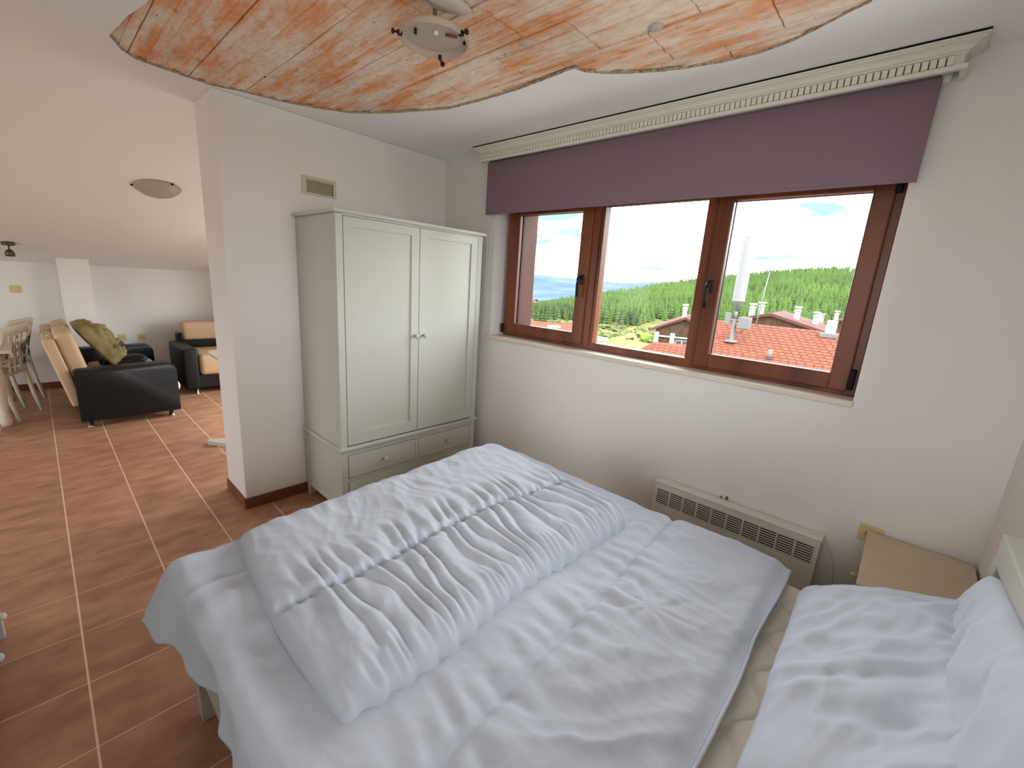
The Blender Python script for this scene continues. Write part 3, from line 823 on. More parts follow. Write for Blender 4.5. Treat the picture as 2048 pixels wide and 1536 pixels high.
# mattress with wavy quilting
def rounded_block(x0, x1, y0, y1, z0, z1, nx, ny, r, topfn):
    """closed block: height-field top with rounded rim, straight sides"""
    u = np.linspace(0, 1, nx); v = np.linspace(0, 1, ny)
    X, Y = np.meshgrid(x0 + (x1 - x0) * u, y0 + (y1 - y0) * v, indexing='ij')
    d = np.minimum(np.minimum(X - x0, x1 - X), np.minimum(Y - y0, y1 - Y))
    t = np.clip(d / r, 0, 1)
    Z = z1 - r * (1 - np.sqrt(np.clip(1 - (1 - t) ** 2, 0, 1))) + topfn(X, Y) * sstep(0, 1, t)
    m_ = M()
    P = np.stack([X, Y, Z], -1); m_.grid(P, nx, ny)
    B = P.copy(); B[..., 2] = z0
    m_.grid(B[:, ::-1][:, :], nx, ny)
    n0 = 0; n1 = nx * ny
    def idx(i, j): return i * ny + j
    def bid(i, j): return n1 + i * ny + (ny - 1 - j)
    bor = [(i, 0) for i in range(nx)] + [(nx - 1, j) for j in range(1, ny)] + [(i, ny - 1) for i in range(nx - 2, -1, -1)] + [(0, j) for j in range(ny - 2, 0, -1)]
    for k in range(len(bor)):
        a, b_ = bor[k], bor[(k + 1) % len(bor)]
        m_.f.append((idx(*a), idx(*b_), bid(*b_), bid(*a))); m_.sm.append(True)
    return m_
def quilt(X, Y):
    h = 0
    for k in range(20):
        c = 3.05 + k * .105
        dd = np.abs(X - c - .030 * np.sin(Y * 2 * np.pi / .21 + (k % 2) * np.pi))
        h = h - .011 * np.exp(-(dd / .009) ** 2)
    return h + .003 * np.sin(Y * 30) * np.sin(X * 30)
mt = rounded_block(BX0, BX1, BY0, BY1, .34, ZM, 280, 230, .035, quilt).build('mattress', m_matt)
tag(rebase(mt, (4.1, 1.07, .34)), 'cream mattress with wavy quilting on the white bed', 'mattress')

# wrinkle helpers -------------------------------------------------
def creases(X, Y, ang, freq, stretch, seed, warp=.35):
    """ridged wrinkles running along direction ang"""
    ca, sa = math.cos(ang), math.sin(ang)
    a = X * ca + Y * sa; b_ = -X * sa + Y * ca
    wv = warp * fbm(a * 2.2, b_ * 2.2, 2, seed + 40)
    n_ = pnoise(a * freq / stretch + wv, b_ * freq + wv * 2, seed)
    n2 = pnoise(a * freq * 1.9 / stretch + 3 + wv, b_ * freq * 1.9 + wv * 3, seed + 1)
    return (1 - np.abs(n_) * 2.4) * .65 + (1 - np.abs(n2) * 2.4) * .35
def star(X, Y, cx, cy, n_, seed, r0=.35):
    dx, dy = X - cx, Y - cy
    r = np.hypot(dx, dy); th = np.arctan2(dy, dx)
    return (np.abs(np.sin(th * n_ / 2 + .9 * pnoise(r * 5, th * 2, seed) + seed)) - .5) * np.exp(-(r / r0) ** 2) * sstep(0, .06, r)

# lower duvet: spread over the bed, hanging at the foot and on the near side
def shell(Ptop, thick, nx, ny, name, mt_):
    """closed cushion-like sheet from a top grid; the underside is offset down the normal"""
    du = np.gradient(Ptop, axis=0); dv = np.gradient(Ptop, axis=1)
    N = np.cross(du, dv); N /= np.linalg.norm(N, axis=-1, keepdims=True) + 1e-9
    if N[nx // 2, ny // 2, 2] < 0: N = -N
    B = Ptop - N * thick[..., None]
    m_ = M(); m_.grid(Ptop, nx, ny); m_.grid(B, nx, ny)
    n1 = nx * ny
    bor = [(i, 0) for i in range(nx)] + [(nx - 1, j) for j in range(1, ny)] + [(i, ny - 1) for i in range(nx - 2, -1, -1)] + [(0, j) for j in range(ny - 2, 0, -1)]
    for k in range(len(bor)):
        a, b_ = bor[k], bor[(k + 1) % len(bor)]
        m_.f.append((a[0] * ny + a[1], b_[0] * ny + b_[1], n1 + b_[0] * ny + b_[1], n1 + a[0] * ny + a[1])); m_.sm.append(True)
    return m_.build(name, mt_)
def overhang(s, r, lean=1.35):
    """arc length s past the edge -> (outward, down)"""
    a = np.clip(s / r, 0, lean)
    o_ = r * np.sin(a); d_ = r * (1 - np.cos(a))
    ex = np.clip(s - r * lean, 0, None)
    return o_ + ex * math.cos(lean), d_ + ex * math.sin(lean)
nx, ny = 250, 290
a = np.linspace(3.005, 4.578, nx); bb = np.linspace(.065, 1.935, ny)
A, Bv = np.meshgrid(a, bb, indexing='ij')
# far corner of the head-side hem is pulled slightly towards the foot, near side hem wavy
A = A - .03 * sstep(4.2, 4.58, A) * sstep(.9, 1.8, Bv) * 0 + .012 * pnoise(Bv * 4, A * 0, 3) * sstep(4.3, 4.58, A)
ex0, ey0, ey1 = 3.10, .285, 1.86
sx = np.clip(ex0 - A, 0, None); sy = np.clip(ey0 - Bv, 0, None); sy2 = np.clip(Bv - ey1, 0, None)
ox, dx_ = overhang(sx, .055, 1.15); oy, dy_ = overhang(sy, .06, 1.25); oy2, dy2 = overhang(sy2, .05)
Xp = np.maximum(A, ex0) - ox; Yp = np.clip(Bv, ey0, ey1) - oy + oy2
corner = np.minimum(sx, .12) * np.minimum(sy, .3)
Zt = ZM + .052 - np.maximum(dx_, dy_) - .35 * np.minimum(dx_, dy_) - dy2
# folds of the hanging near side
fw = sstep(.02, .22, sy)
hemY = np.interp(A, [3.0, 3.05, 3.20, 3.26, 3.32, 3.40, 3.46, 3.53, 3.57, 3.61, 3.65, 3.73, 3.85, 4.0, 4.15, 4.3, 4.5],
                 [.150, .155, .165, .200, .212, .208, .220, .245, .258, .240, .222, .235, .205, .235, .20, .235, .21])
kern = np.hanning(9); kern /= kern.sum()
hemY = np.apply_along_axis(lambda q: np.convolve(np.pad(q, 4, mode='edge'), kern, 'valid'), 0, hemY)
Yp = Yp + fw * (hemY - .182)
Zt = Zt + fw * .35 * (hemY - .21)
# puff, seams, creases
inner = sstep(0, .07, 4.578 - A)
seams = [4.125]
h = .020 * fbm(A * 2.1, Bv * 2.1, 3, 11) + .012 * inner
H2 = 0
for s_ in seams:
    d = np.abs(A - s_ - .062 * (1.7 - Bv) - .005 * np.sin(Bv * 7))
    h = h - .016 * np.exp(-(d / .016) ** 2)
    puck = np.sin(Bv * 2 * np.pi / .075 + 3 * pnoise(Bv * 6, A * 3, 5)) * np.exp(-((d - .05) / .05) ** 2)
    H2 = H2 + .0045 * puck
cr = creases(A, Bv, .62, 4.2, 3.0, 21) * .022 + creases(A, Bv, -.45, 5.5, 2.6, 31) * .016 + creases(A, Bv, 1.25, 10, 2.6, 51) * .006 + creases(A, Bv, .1, 15, 2.4, 57) * .0035
cr = cr * (.45 + .55 * sstep(3.95, 4.2, A)) + .018 * (creases(A, Bv, 1.05, 2.3, 2.2, 62, .5) - .3) * sstep(3.9, 3.6, A) + .007 * star(A, Bv, 4.31, 1.24, 9, 2, .26) + .005 * star(A, Bv, 4.36, 1.58, 7, 5, .2)
h = h + (cr - .016) * sstep(0, .05, 4.578 - A) + H2
Zt = Zt + h * (1 - .4 * fw)
Zt = np.where(sy < .01, np.maximum(Zt, ZM + .014), Zt)
Pt = np.stack([Xp, Yp, Zt], -1)
edge_d = np.minimum(np.minimum(A - a[0], a[-1] - A), np.minimum(Bv - bb[0], bb[-1] - Bv))
th = .004 + .012 * sstep(0, .05, edge_d)
duvet = shell(Pt, th, nx, ny, 'duvet', m_duvet)
tag(rebase(duvet, (3.8, 1.0, ZM)), 'white duvet spread out flat over the bed with its edge hanging down', 'duvet')
# piping along the head-side hem
pp_ = [(Pt[-1, j, 0] + .002, Pt[-1, j, 1], Pt[-1, j, 2] - .002) for j in range(18, ny, 4)]
o = M().tube([(x - 3.8, y - 1.0, z - ZM) for x, y, z in pp_], .0055, 6).build('piping', m_duvet, duvet)

# upper duvet: folded, lying across the foot half
nx, ny = 210, 300
u = np.linspace(0, 1, nx); v = np.linspace(0, 1, ny)
Ug, Vg = np.meshgrid(u, v, indexing='ij')
c00, c10, c01, c11 = (3.055, .445), (3.985, .395), (3.02, 1.80), (4.00, 1.70)   # foot-near, head-near, foot-far, head-far
Xg = (c00[0] * (1 - Ug) + c10[0] * Ug) * (1 - Vg) + (c01[0] * (1 - Ug) + c11[0] * Ug) * Vg
Yg = (c00[1] * (1 - Ug) + c10[1] * Ug) * (1 - Vg) + (c01[1] * (1 - Ug) + c11[1] * Ug) * Vg
Xg = Xg + .012 * np.sin(Vg * 9) * Ug + .006 * np.sin(Vg * np.pi * 2 / .055) * sstep(.93, 1, Ug)
Yg = Yg - .03 * np.sin(Ug * np.pi) * (1 - Vg) ** 4
dU0, dU1, dV0, dV1 = Ug * .95, (1 - Ug) * .95, Vg * 1.36, (1 - Vg) * 1.36
def rnd(d, r): return np.sqrt(np.clip(1 - (1 - np.clip(d / r, 0, 1)) ** 2, 0, 1))
shape = rnd(dU0, .13) * rnd(dU1, .10) * (.35 + .65 * rnd(dV0, .16)) * rnd(dV1, .12) * np.where(dV0 <= 0, 0, 1)
shape = shape * rnd(dV0, .02)
Hh = .062 + .030 * sstep(.0, .9, Vg) + .012 * fbm(Xg * 2.4, Yg * 2.4, 2, 61)
seamU = .555 + .09 * Vg + .012 * np.sin(Vg * 9)
dS = np.abs(Ug - seamU) * .95
top = Hh * shape
top = top - .020 * np.exp(-(dS / .02) ** 2) * shape
ph = Vg * 1.36 / .062 + 1.5 * pnoise(Vg * 6, Ug * 2.2, 71) + .8 * pnoise(Vg * 12, Ug * 3, 72)
wr_ = (np.abs(np.sin(np.pi * ph)) - .55)
side = np.exp(-((dU1 - .12) / .16) ** 2) + .9 * np.exp(-((dS - .07) / .09) ** 2)
top = top + .016 * wr_ * np.clip(side, 0, 1.1) * sstep(0, .09, dU1) * sstep(0, .14, dV0) * sstep(0, .09, dV1)
top = top + .012 * (creases(Xg, Yg, .30, 7, 3.2, 81) - .4) * shape + .007 * (creases(Xg, Yg, -.25, 10, 3.2, 91) - .4) * shape + .0015 * (creases(Xg, Yg, .9, 17, 2.6, 95) - .4) * shape
top = top + .0045 * np.sin(2 * np.pi * (dV0 / .031 + 1.2 * pnoise(Vg * 15, Ug * 2, 77))) * np.exp(-((dU1 - .045) / .05) ** 2) * sstep(0, .02, dU1)
top = top + .006 * np.sin(Vg * 2 * np.pi / .03 + 4 * pnoise(Vg * 9, Ug, 73)) * np.exp(-(dS / .03) ** 2) * shape
base = ZM + .060 - .035 * (1 - rnd(dU0, .12)) * 1.0
bot = base - .016 * (1 - shape * 0)
low = np.where(dU0 < .06, base - .03, bot)
Zt2 = np.maximum(base + top, low + .004)
P2 = np.stack([Xg, Yg, Zt2], -1)
Bt = np.stack([Xg, Yg, low], -1)
m_ = M(); m_.grid(P2, nx, ny); m_.grid(Bt, nx, ny); n1 = nx * ny
bor = [(i, 0) for i in range(nx)] + [(nx - 1, j) for j in range(1, ny)] + [(i, ny - 1) for i in range(nx - 2, -1, -1)] + [(0, j) for j in range(ny - 2, 0, -1)]
for k in range(len(bor)):
    a_, b_ = bor[k], bor[(k + 1) % len(bor)]
    m_.f.append((a_[0] * ny + a_[1], b_[0] * ny + b_[1], n1 + b_[0] * ny + b_[1], n1 + a_[0] * ny + a_[1])); m_.sm.append(True)
d2 = tag(rebase(m_.build('duvet', m_duvet), (3.5, 1.1, ZM + .05)), 'white folded duvet with gathered seams lying on top of the spread duvet', 'duvet')
pts_ = [(float(Xg[-1, j]) - 3.5 + .002, float(Yg[-1, j]) - 1.1, float(low[-1, j]) + .006 - ZM - .05 + .003 * math.sin(j * .9)) for j in range(0, ny, 3)]
M().tube(pts_, .0065, 6).build('piping', m_duvet, d2)

# pillows ---------------------------------------------------------
def pillow(L, Wd, Tk, seed, n_=90, amp=1.0):
    u = np.linspace(-1, 1, n_); Ug, Vg = np.meshgrid(u, u, indexing='ij')
    ru = np.clip(1 - np.abs(Ug) ** 2.6, 0, 1); rv = np.clip(1 - np.abs(Vg) ** 2.6, 0, 1)
    t = (ru * rv) ** .5
    pin = 1 - .05 * (1 - Vg ** 2) * np.abs(Ug) ** 4; pin2 = 1 - .05 * (1 - Ug ** 2) * np.abs(Vg) ** 4
    rc_ = 1 - .10 * (np.abs(Ug) * np.abs(Vg)) ** 6
    X = Ug * L / 2 * pin * rc_; Y = Vg * Wd / 2 * pin2 * rc_
    X = X + .012 * fbm(Vg * 1.5, Ug * 1.5, 2, seed + 21); Y = Y + .012 * fbm(Vg * 1.5, Ug * 1.5, 2, seed + 25)
    wq = (creases(X, Y, .9, 5, 3.5, seed) - .4) * .042 + (creases(X, Y, .4, 9, 3, seed + 7) - .4) * .022 + (creases(X, Y, 1.2, 16, 3, seed + 9) - .4) * .007 + .02 * fbm(X * 3, Y * 3, 2, seed + 3)
    Zt = Tk / 2 * t + wq * amp * t
    Zb = -Tk / 2 * t
    m_ = M(); m_.grid(np.stack([X, Y, Zt + .001], -1), n_, n_); m_.grid(np.stack([X, Y, Zb - .001], -1), n_, n_)
    n1 = n_ * n_; ny = n_; nx = n_
    bor = [(i, 0) for i in range(nx)] + [(nx - 1, j) for j in range(1, ny)] + [(i, ny - 1) for i in range(nx - 2, -1, -1)] + [(0, j) for j in range(ny - 2, 0, -1)]
    for k in range(len(bor)):
        a_, b_ = bor[k], bor[(k + 1) % len(bor)]
        m_.f.append((a_[0] * ny + a_[1], b_[0] * ny + b_[1], n1 + b_[0] * ny + b_[1], n1 + a_[0] * ny + a_[1])); m_.sm.append(True)
    return m_
pa = pillow(.47, .94, .12, 4).build('pillow', m_pillow)
pa.matrix_world = Matrix.Translation((4.848, 1.325, .728)) @ Matrix.Rotation(.03, 4, 'Z') @ Matrix.Rotation(-.42, 4, 'Y')
tag(pa, 'white creased pillow lying on the mattress below the headboard pillow', 'pillow')
pb = pillow(.40, .80, .11, 14).build('pillow', m_pillow)
pb.matrix_world = Matrix.Translation((4.998, 1.36, .785)) @ Matrix.Rotation(-.03, 4, 'Z') @ Matrix.Rotation(-1.36, 4, 'Y') @ Matrix.Rotation(.10, 4, 'Z')
tag(pb, 'white pillow propped upright against the slatted headboard', 'pillow')

# nightstand ------------------------------------------------------
ns = empty('nightstand', (4.94, 2.2, 0), 'cream nightstand between the bed and the window wall', 'nightstand')
def np_(m_, name, mt=m_cream): return cpart(m_, name, mt, ns)
np_(M().box(4.772, 5.110, 1.945, 2.470, .622, .643, .004), 'top_board')
nb = M(); nb.box(4.79, 5.10, 1.96, 1.976, .04, .622); nb.box(4.79, 5.10, 2.445, 2.461, .04, .622); nb.box(5.085, 5.10, 1.97, 2.45, .04, .622); nb.box(4.79, 5.10, 1.97, 2.45, .06, .076)
np_(nb, 'body', m_white)
np_(M().box(4.780, 4.796, 1.966, 2.455, .46, .612, .003), 'drawer', m_white)
np_(M().box(4.780, 4.796, 1.966, 2.455, .08, .45, .003), 'door', m_white)
for z in (.536, .40): np_(M().lathe([(.0, 0), (.006, 0), (.012, -.016), (.013, -.024), (.0, -.028)], 14, Matrix.Translation((4.78, 2.21, z)), 'X'), 'knob', m_white)
for x in (4.80, 5.07):
    for y in (1.965, 2.43): np_(M().box(x, x + .025, y, y + .025, 0, .06), 'leg', m_white)

# dresser at the left edge of the photo ---------------------------
ds = empty('dresser', (2.46, -.43, 0), 'white chest of drawers with round knobs standing left of the bed', 'dresser')
def dp_(m_, name, mt=m_white): return cpart(m_, name, mt, ds)
DA, DB, DF, DK = 2.12, 2.84, -.225, -.66
db = M(); db.box(DA, DA + .02, DK, DF, .09, .78, .002); db.box(DB - .02, DB, DK, DF, .09, .78, .002); db.box(DA + .02, DB - .02, DK, DK + .01, .1, .78); db.box(DA + .02, DB - .02, DK, DF - .02, .1, .115)
dp_(db, 'body'); dp_(M().box(DA - .015, DB + .015, DK - .01, DF + .018, .78, .802, .004), 'top_board')
for x in (DA, DB - .04):
    for y in (DK, DF - .04): dp_(M().box(x, x + .04, y, y + .041, 0, .11, .002), 'leg')
for k in range(3):
    z0 = .118 + k * .22
    d = dp_(M().box(DA + .023, DB - .023, DF - .02, DF + .001, z0, z0 + .212, .002), 'drawer')
    for kx in (2.36, 2.62):
        M().lathe([(.0, 0), (.007, 0), (.0065, -.012), (.0125, -.018), (.016, -.026), (.014, -.034), (.0, -.039)], 16, Matrix.Translation((kx, DF + .001, z0 + .106)), 'Y').build('knob', m_white).parent = d

# ------------------------------------------------------------------ living area: sofa
sf = empty('sofa', (-1.58, .55, 0), 'black and beige leather two-seat sofa with chrome feet', 'sofa')
def sp_(m_, name, mt): return cpart(m_, name, mt, sf)
def arm(m_, x0, x1, y0=.19, y1=.955):
    poly = [(y0, .066), (y1, .066), (y1, .50)]
    for k in range(9):
        t = k / 8 * math.pi / 2; poly.append((y1 - .085 + .085 * math.cos(t), .495 + .085 * math.sin(t)))
    poly += [(y0 + .02, .565), (y0, .545)]
    b_ = bmesh.new()
    vs0 = [b_.verts.new((x0, p[0], p[1])) for p in poly]; vs1 = [b_.verts.new((x1, p[0], p[1])) for p in poly]
    b_.faces.new(vs0[::-1]); b_.faces.new(vs1); n_ = len(poly)
    for i in range(n_): b_.faces.new((vs0[i], vs0[(i + 1) % n_], vs1[(i + 1) % n_], vs1[i]))
    ee = [e for e in b_.edges if abs(e.verts[0].co.x - e.verts[1].co.x) < 1e-6]
    bmesh.ops.bevel(b_, geom=ee, offset=.012, segments=3, affect='EDGES', profile=.5, clamp_overlap=True)
    return m_.bm(b_, True)
sp_(arm(M(), -1.01, -.85), 'armrest', m_black); sp_(arm(M(), -2.32, -2.16), 'armrest', m_black)
sp_(M().box(-2.17, -1.0, .25, .90, .07, .30, .01), 'base', m_black)
for x0, x1 in ((-2.16, -1.59), (-1.58, -1.01)):
    sp_(M().box(x0, x1, .34, .925, .29, .42, .045, 4, smooth=True), 'seat_cushion', m_beige)
# leaning backrest made of two layers, seen from the side
ln = Matrix.Translation((0, .235, .21)) @ Matrix.Rotation(.20, 4, 'X')
sp_(M().box(-2.22, -.955, -.085, .0, .0, .66, .02, 3, mat=ln, smooth=True), 'back_shell', m_beige)
for x0, x1 in ((-2.17, -1.59), (-1.58, -.97)):
    sp_(M().box(x0, x1, .0, .13, .20, .70, .04, 4, mat=ln, smooth=True), 'back_cushion', m_beige)
ft = M().lathe([(.0, 0), (.03, 0), (.03, .006), (.02, .01), (.02, .068), (.0, .068)], 16).mesh('foot'); ft.materials.append(m_chrome)
for x, y in ((-.90, .252), (-.90, .877), (-2.27, .252), (-2.27, .877)): link('foot', ft, None, sf, (x + 1.58, y - .55, 0))
for px in (-1.02, -1.5):
    sp_(M().tube([(px, .10, .90), (px + .0, .055, .87)], .004, 6), 'zip', m_chrome)

# black cushions and the olive bag on the sofa
def soft_cushion(Tk, s1, s2, mt_, name, mw, label, cat, seed):
    o = pillow(s1, s2, Tk, seed, 40, .6).build(name, mt_); o.matrix_world = mw; return tag(o, label, cat)
soft_cushion(.13, .36, .36, m_black, 'cushion', Matrix.Translation((-1.32, .60, .50)) @ Matrix.Rotation(.5, 4, 'X') @ Matrix.Rotation(.2, 4, 'Z'), 'black leather cushion lying on the sofa seat by the near armrest', 'cushion', 33)
soft_cushion(.12, .34, .34, m_black, 'cushion', Matrix.Translation((-1.85, .56, .53)) @ Matrix.Rotation(.9, 4, 'X'), 'black leather cushion leaning behind the olive bag on the sofa', 'cushion', 37)
nb_ = 60
uu = np.linspace(-1, 1, nb_); Ub, Vb = np.meshgrid(uu, uu, indexing='ij')
tb = (np.clip(1 - np.abs(Ub) ** 2.2, 0, 1) * np.clip(1 - np.abs(Vb) ** 2.4, 0, 1)) ** .5
Xb = Ub * .27; Yb = Vb * .30 * (1 - .25 * Ub ** 2)
wb_ = (creases(Xb, Yb, .4, 7, 3, 101, .8) - .4) * .085 + (creases(Xb, Yb, 1.4, 9, 2, 103, .8) - .4) * .04 + .03 * fbm(Xb * 4, Yb * 4, 2, 5)
mb = M(); mb.grid(np.stack([Xb, Yb, .15 * tb + wb_ * 1.3 * tb + .002], -1), nb_, nb_); mb.grid(np.stack([Xb, Yb, -.03 * tb - .002], -1), nb_, nb_)
n1 = nb_ * nb_
bor = [(i, 0) for i in range(nb_)] + [(nb_ - 1, j) for j in range(1, nb_)] + [(i, nb_ - 1) for i in range(nb_ - 2, -1, -1)] + [(0, j) for j in range(nb_ - 2, 0, -1)]
for k in range(len(bor)):
    a_, b_ = bor[k], bor[(k + 1) % len(bor)]
    mb.f.append((a_[0] * nb_ + a_[1], b_[0] * nb_ + b_[1], n1 + b_[0] * nb_ + b_[1], n1 + a_[0] * nb_ + a_[1])); mb.sm.append(True)
bag = mb.build('bag', m_olive)
bag.matrix_world = Matrix.Translation((-1.50, .405, .690)) @ Matrix.Rotation(-1.0, 4, 'X')
tag(bag, 'crumpled olive cloth bag thrown against the sofa backrest', 'bag')
M().tube([(-.1, .22, .06), (-.13, .32, .07), (-.05, .40, .02), (.03, .33, .05), (.06, .22, .06)], .012, 8).build('strap', m_olive, bag)

# armchair
ac = empty('armchair', (-2.1, 1.66, 0), 'black armchair with beige seat and back cushions by the far knee wall', 'armchair')
def ap_(m_, name, mt): return cpart(m_, name, mt, ac)
for y0, y1 in ((1.158, 1.318), (2.02, 2.18)):
    b_ = M(); b_.box(-2.46, -1.66, y0, y1, .07, .575, .03, 4, smooth=True); ap_(b_, 'armrest', m_black)
ap_(M().box(-2.46, -1.70, 1.31, 2.03, .07, .24, .01), 'base', m_black)
ap_(M().box(-2.36, -1.645, 1.325, 2.015, .235, .49, .05, 4, smooth=True), 'seat_cushion', m_beige)
ap_(M().box(-2.56, -2.37, 1.25, 2.08, .30, .68, .03, 3, smooth=True), 'back_shell', m_black)
ap_(M().box(-2.56, -2.33, 1.305, 2.03, .590, .83, .04, 4, smooth=True), 'back_cushion', m_beige)
for x, y in ((-1.70, 1.275), (-1.70, 2.06), (-2.42, 1.275), (-2.42, 2.06)): link('foot', ft, None, ac, (x + 2.1, y - 1.66, 0))
# white round object between sofa and armchair
rd = empty('round_white_item', (-1.45, .985, 0), 'round white item on the floor between the sofa and the armchair', 'object')
M().lathe([(.0, -.04), (.07, -.04), (.082, -.02), (.084, .0), (.08, .02), (.06, .035), (.0, .038)], 24, Matrix.Translation((0, 0, .19)), 'X').build('round_shell', m_whitepl, rd)
M().lathe([(.0, 0), (.06, 0), (.055, .014), (.015, .03), (.015, .12), (.0, .12)], 20).build('stand', m_whitepl, rd)

# dining table and two chairs
tb_ = empty('dining_table', (-1.75, -.62, 0), 'white dining table with turned legs at the edge of the living area', 'table')
def tp_(m_, name, mt=m_table): return cpart(m_, name, mt, tb_)
for k in range(6):
    y1 = -.165 - k * .152
    tp_(M().box(-2.55, -1.06, y1 - .149, y1, .722, .752, .004), 'top_plank', mat('table_top_%d' % k, rgb(206 - 5 * (k % 2), 192 - 5 * (k % 2), 170), .45))
ap = M(); ap.box(-2.44, -1.20, -.30, -.28, .62, .722); ap.box(-2.44, -1.20, -.98, -.96, .62, .722); ap.box(-1.29, -1.27, -.97, -.29, .62, .722); ap.box(-2.37, -2.35, -.97, -.29, .62, .722)
tp_(ap, 'apron')
leg_prof = [(.0, 0), (.036, 0), (.042, .03), (.042, .07), (.032, .085), (.040, .10), (.030, .115), (.034, .2), (.045, .36), (.052, .46), (.040, .52), (.050, .535), (.034, .555), (.048, .575), (.048, .722), (.0, .722)]
lm = M().lathe(leg_prof, 18).mesh('leg'); lm.materials.append(m_table)
for x, y in ((-1.315, -.292), (-2.36, -.292), (-1.315, -.96), (-2.36, -.96)): link('leg', lm, None, tb_, (x + 1.75, y + .62, 0))
def chair(x, y, label):
    e = empty('dining_chair', (x, y, 0), label, 'chair', 'chairs at the dining table', rz=-.38)
    w2 = .20
    for s_ in (-1, 1):
        M().tube([(s_ * w2, .07, 0), (s_ * w2, .03, .2), (s_ * w2, .0, .44), (s_ * w2, .02, .68), (s_ * w2, .08, .905)], [.017, .019, .02, .019, .017], 8).build('rear_leg', m_table, e)
        M().tube([(s_ * (w2 - .01), -.40, 0), (s_ * (w2 - .01), -.39, .43)], [.014, .02], 8).build('front_leg', m_table, e)
    M().box(-.215, .215, -.42, .02, .43, .46, .008).build('seat', m_table, e)
    M().box(-.205, .205, .062, .084, .83, .912, .006).build('top_rail', m_table, e)
    M().box(-.19, .19, .035, .05, .715, .745, .004).build('cross_rail', m_table, e)
    M().box(-.19, .19, .015, .03, .575, .60, .004).build('cross_rail', m_table, e)
    for k in (-1, 0, 1): M().tube([(k * .09, .02, .46), (k * .09, .035, .68), (k * .09, .068, .84)], .009, 6).build('spindle', m_table, e)
chair(-1.62, -.20, 'white wooden dining chair at the table corner nearer to the partition wall')
chair(-2.20, -.17, 'white wooden dining chair at the table end nearer to the knee wall')

# white trestle table behind the partition
ct = empty('side_table', (-.05, 1.24, 0), 'white trestle table mostly hidden behind the partition wall', 'table')
def ctp(m_, name, mt=m_white): return cpart(m_, name, mt, ct)
ctp(M().prism([(-.50, 1.225), (-.47, 1.17), (-.30, 1.14), (.50, 1.14), (.50, 1.75), (-.50, 1.75)], 'z', .722, .745), 'table_top')
ctp(M().prism([(.195, .965), (.235, .945), (.37, 1.035), (.37, 1.65), (.25, 1.65), (.25, 1.12)], 'z', 0, .035), 'foot_bar')
ctp(M().box(.26, .36, 1.25, 1.45, .03, .722, .006), 'upright')

# ------------------------------------------------------------------ outdoors
def AZ(az, r, z):
    t = math.radians(az)
    return (CAM_C[0] + r * math.sin(t), CAM_C[1] + r * math.cos(t), z)
ICR = lambda az, xs, ys: float(np.interp(az, xs, ys))
_az = [-60, -46, -41, -38.7, -34.7, -31.9, -28.3, -24.8, -20.5, -17.3, -15, -11.7, -8.6, -5.5, 5, 20, 60]
_el = [-4.6, -4.2, -3.16, -2.23, -1.19, -.5, .18, 1.07, 1.98, 2.55, 2.91, 3.41, 3.73, 3.98, 4.6, 5, 5]
_rc = [300, 320, 345, 380, 450, 520, 600, 690, 800, 830, 850, 880, 900, 900, 900, 900, 900]
TREE_H = 11.0
def crest(az):
    rc = ICR(az, _az, _rc)
    return rc, CAM_C[2] + rc * math.tan(math.radians(ICR(az, _az, _el))) - TREE_H * .9
def ground_z(az, r):
    z0 = float(np.interp(r, [15, 60, 320], [-9.5, -13, -25]))
    if r <= 320: return z0
    rc, zc = crest(az); rc = max(rc, 330)
    s = (r - 320) / (rc - 320)
    if s <= 1: return -25 + (zc + 25) * (s ** .85)
    return zc - (r - rc) * .10
m_meadow = mat('meadow_grass', rgb(100, 92, 52), .95, .1, noise=(.035, U, rgb(74, 80, 42), .42, .6))
m_hillfl = mat('forest_floor', rgb(50, 60, 32), .95, .1, noise=(.03, U, rgb(66, 74, 40), .4, .65))
m_mount = mat('hazed_mountain_woods', rgb(46, 66, 82), .95, .1, noise=(.0022, U, rgb(64, 80, 90), .42, .62))  # blue-grey aerial haze is put into the base colour
m_field = mat('far_fields', rgb(110, 112, 92), .95, .1, noise=(.004, (1, 3, 1), rgb(84, 96, 84), .4, .6))
m_con = mat('conifer_needles', rgb(50, 64, 36), .9, .15, objrand=.22, noise=(.02, U, rgb(66, 84, 40), .4, .65))
m_con2 = mat('conifer_mass_needles', rgb(56, 74, 36), .9, .15, noise=(.013, U, rgb(70, 90, 42), .4, .62))
m_bush = mat('pale_scrub', rgb(88, 88, 58), .95, .1, objrand=.35, noise=(.9, U, rgb(70, 80, 42), .4, .6))
m_lime = mat('fresh_green_leaves', rgb(92, 112, 42), .9, .1, objrand=.1)

azs = np.linspace(-62, 40, 86)
rs = np.concatenate([np.linspace(18, 300, 24), np.linspace(320, 1150, 34)])
P = np.array([[AZ(a_, r_, ground_z(a_, r_) + 0.8 * float(pnoise(a_ * .9, r_ * .02, 2))) for r_ in rs] for a_ in azs])
mw_ = M().grid(P[:, :27], len(azs), 27)
tag(mw_.build('ground_meadow', m_meadow), kind='structure')
tag(M().grid(P[:, 26:], len(azs), len(rs) - 26).build('ground_hillside', m_hillfl), kind='structure')
azs = np.linspace(-70, 50, 121); rs = np.concatenate([np.linspace(650, 3600, 12)])
P = np.array([[AZ(a_, r_, float(np.interp(r_, [650, 1200, 3600], [-42, -62, -135]))) for r_ in rs] for a_ in azs])
tag(M().grid(P, len(azs), len(rs)).build('ground_valley', m_field), kind='structure')
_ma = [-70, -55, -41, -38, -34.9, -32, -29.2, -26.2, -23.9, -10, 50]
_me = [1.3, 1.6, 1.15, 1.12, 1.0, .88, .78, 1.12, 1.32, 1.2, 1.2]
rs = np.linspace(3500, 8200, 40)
P = []
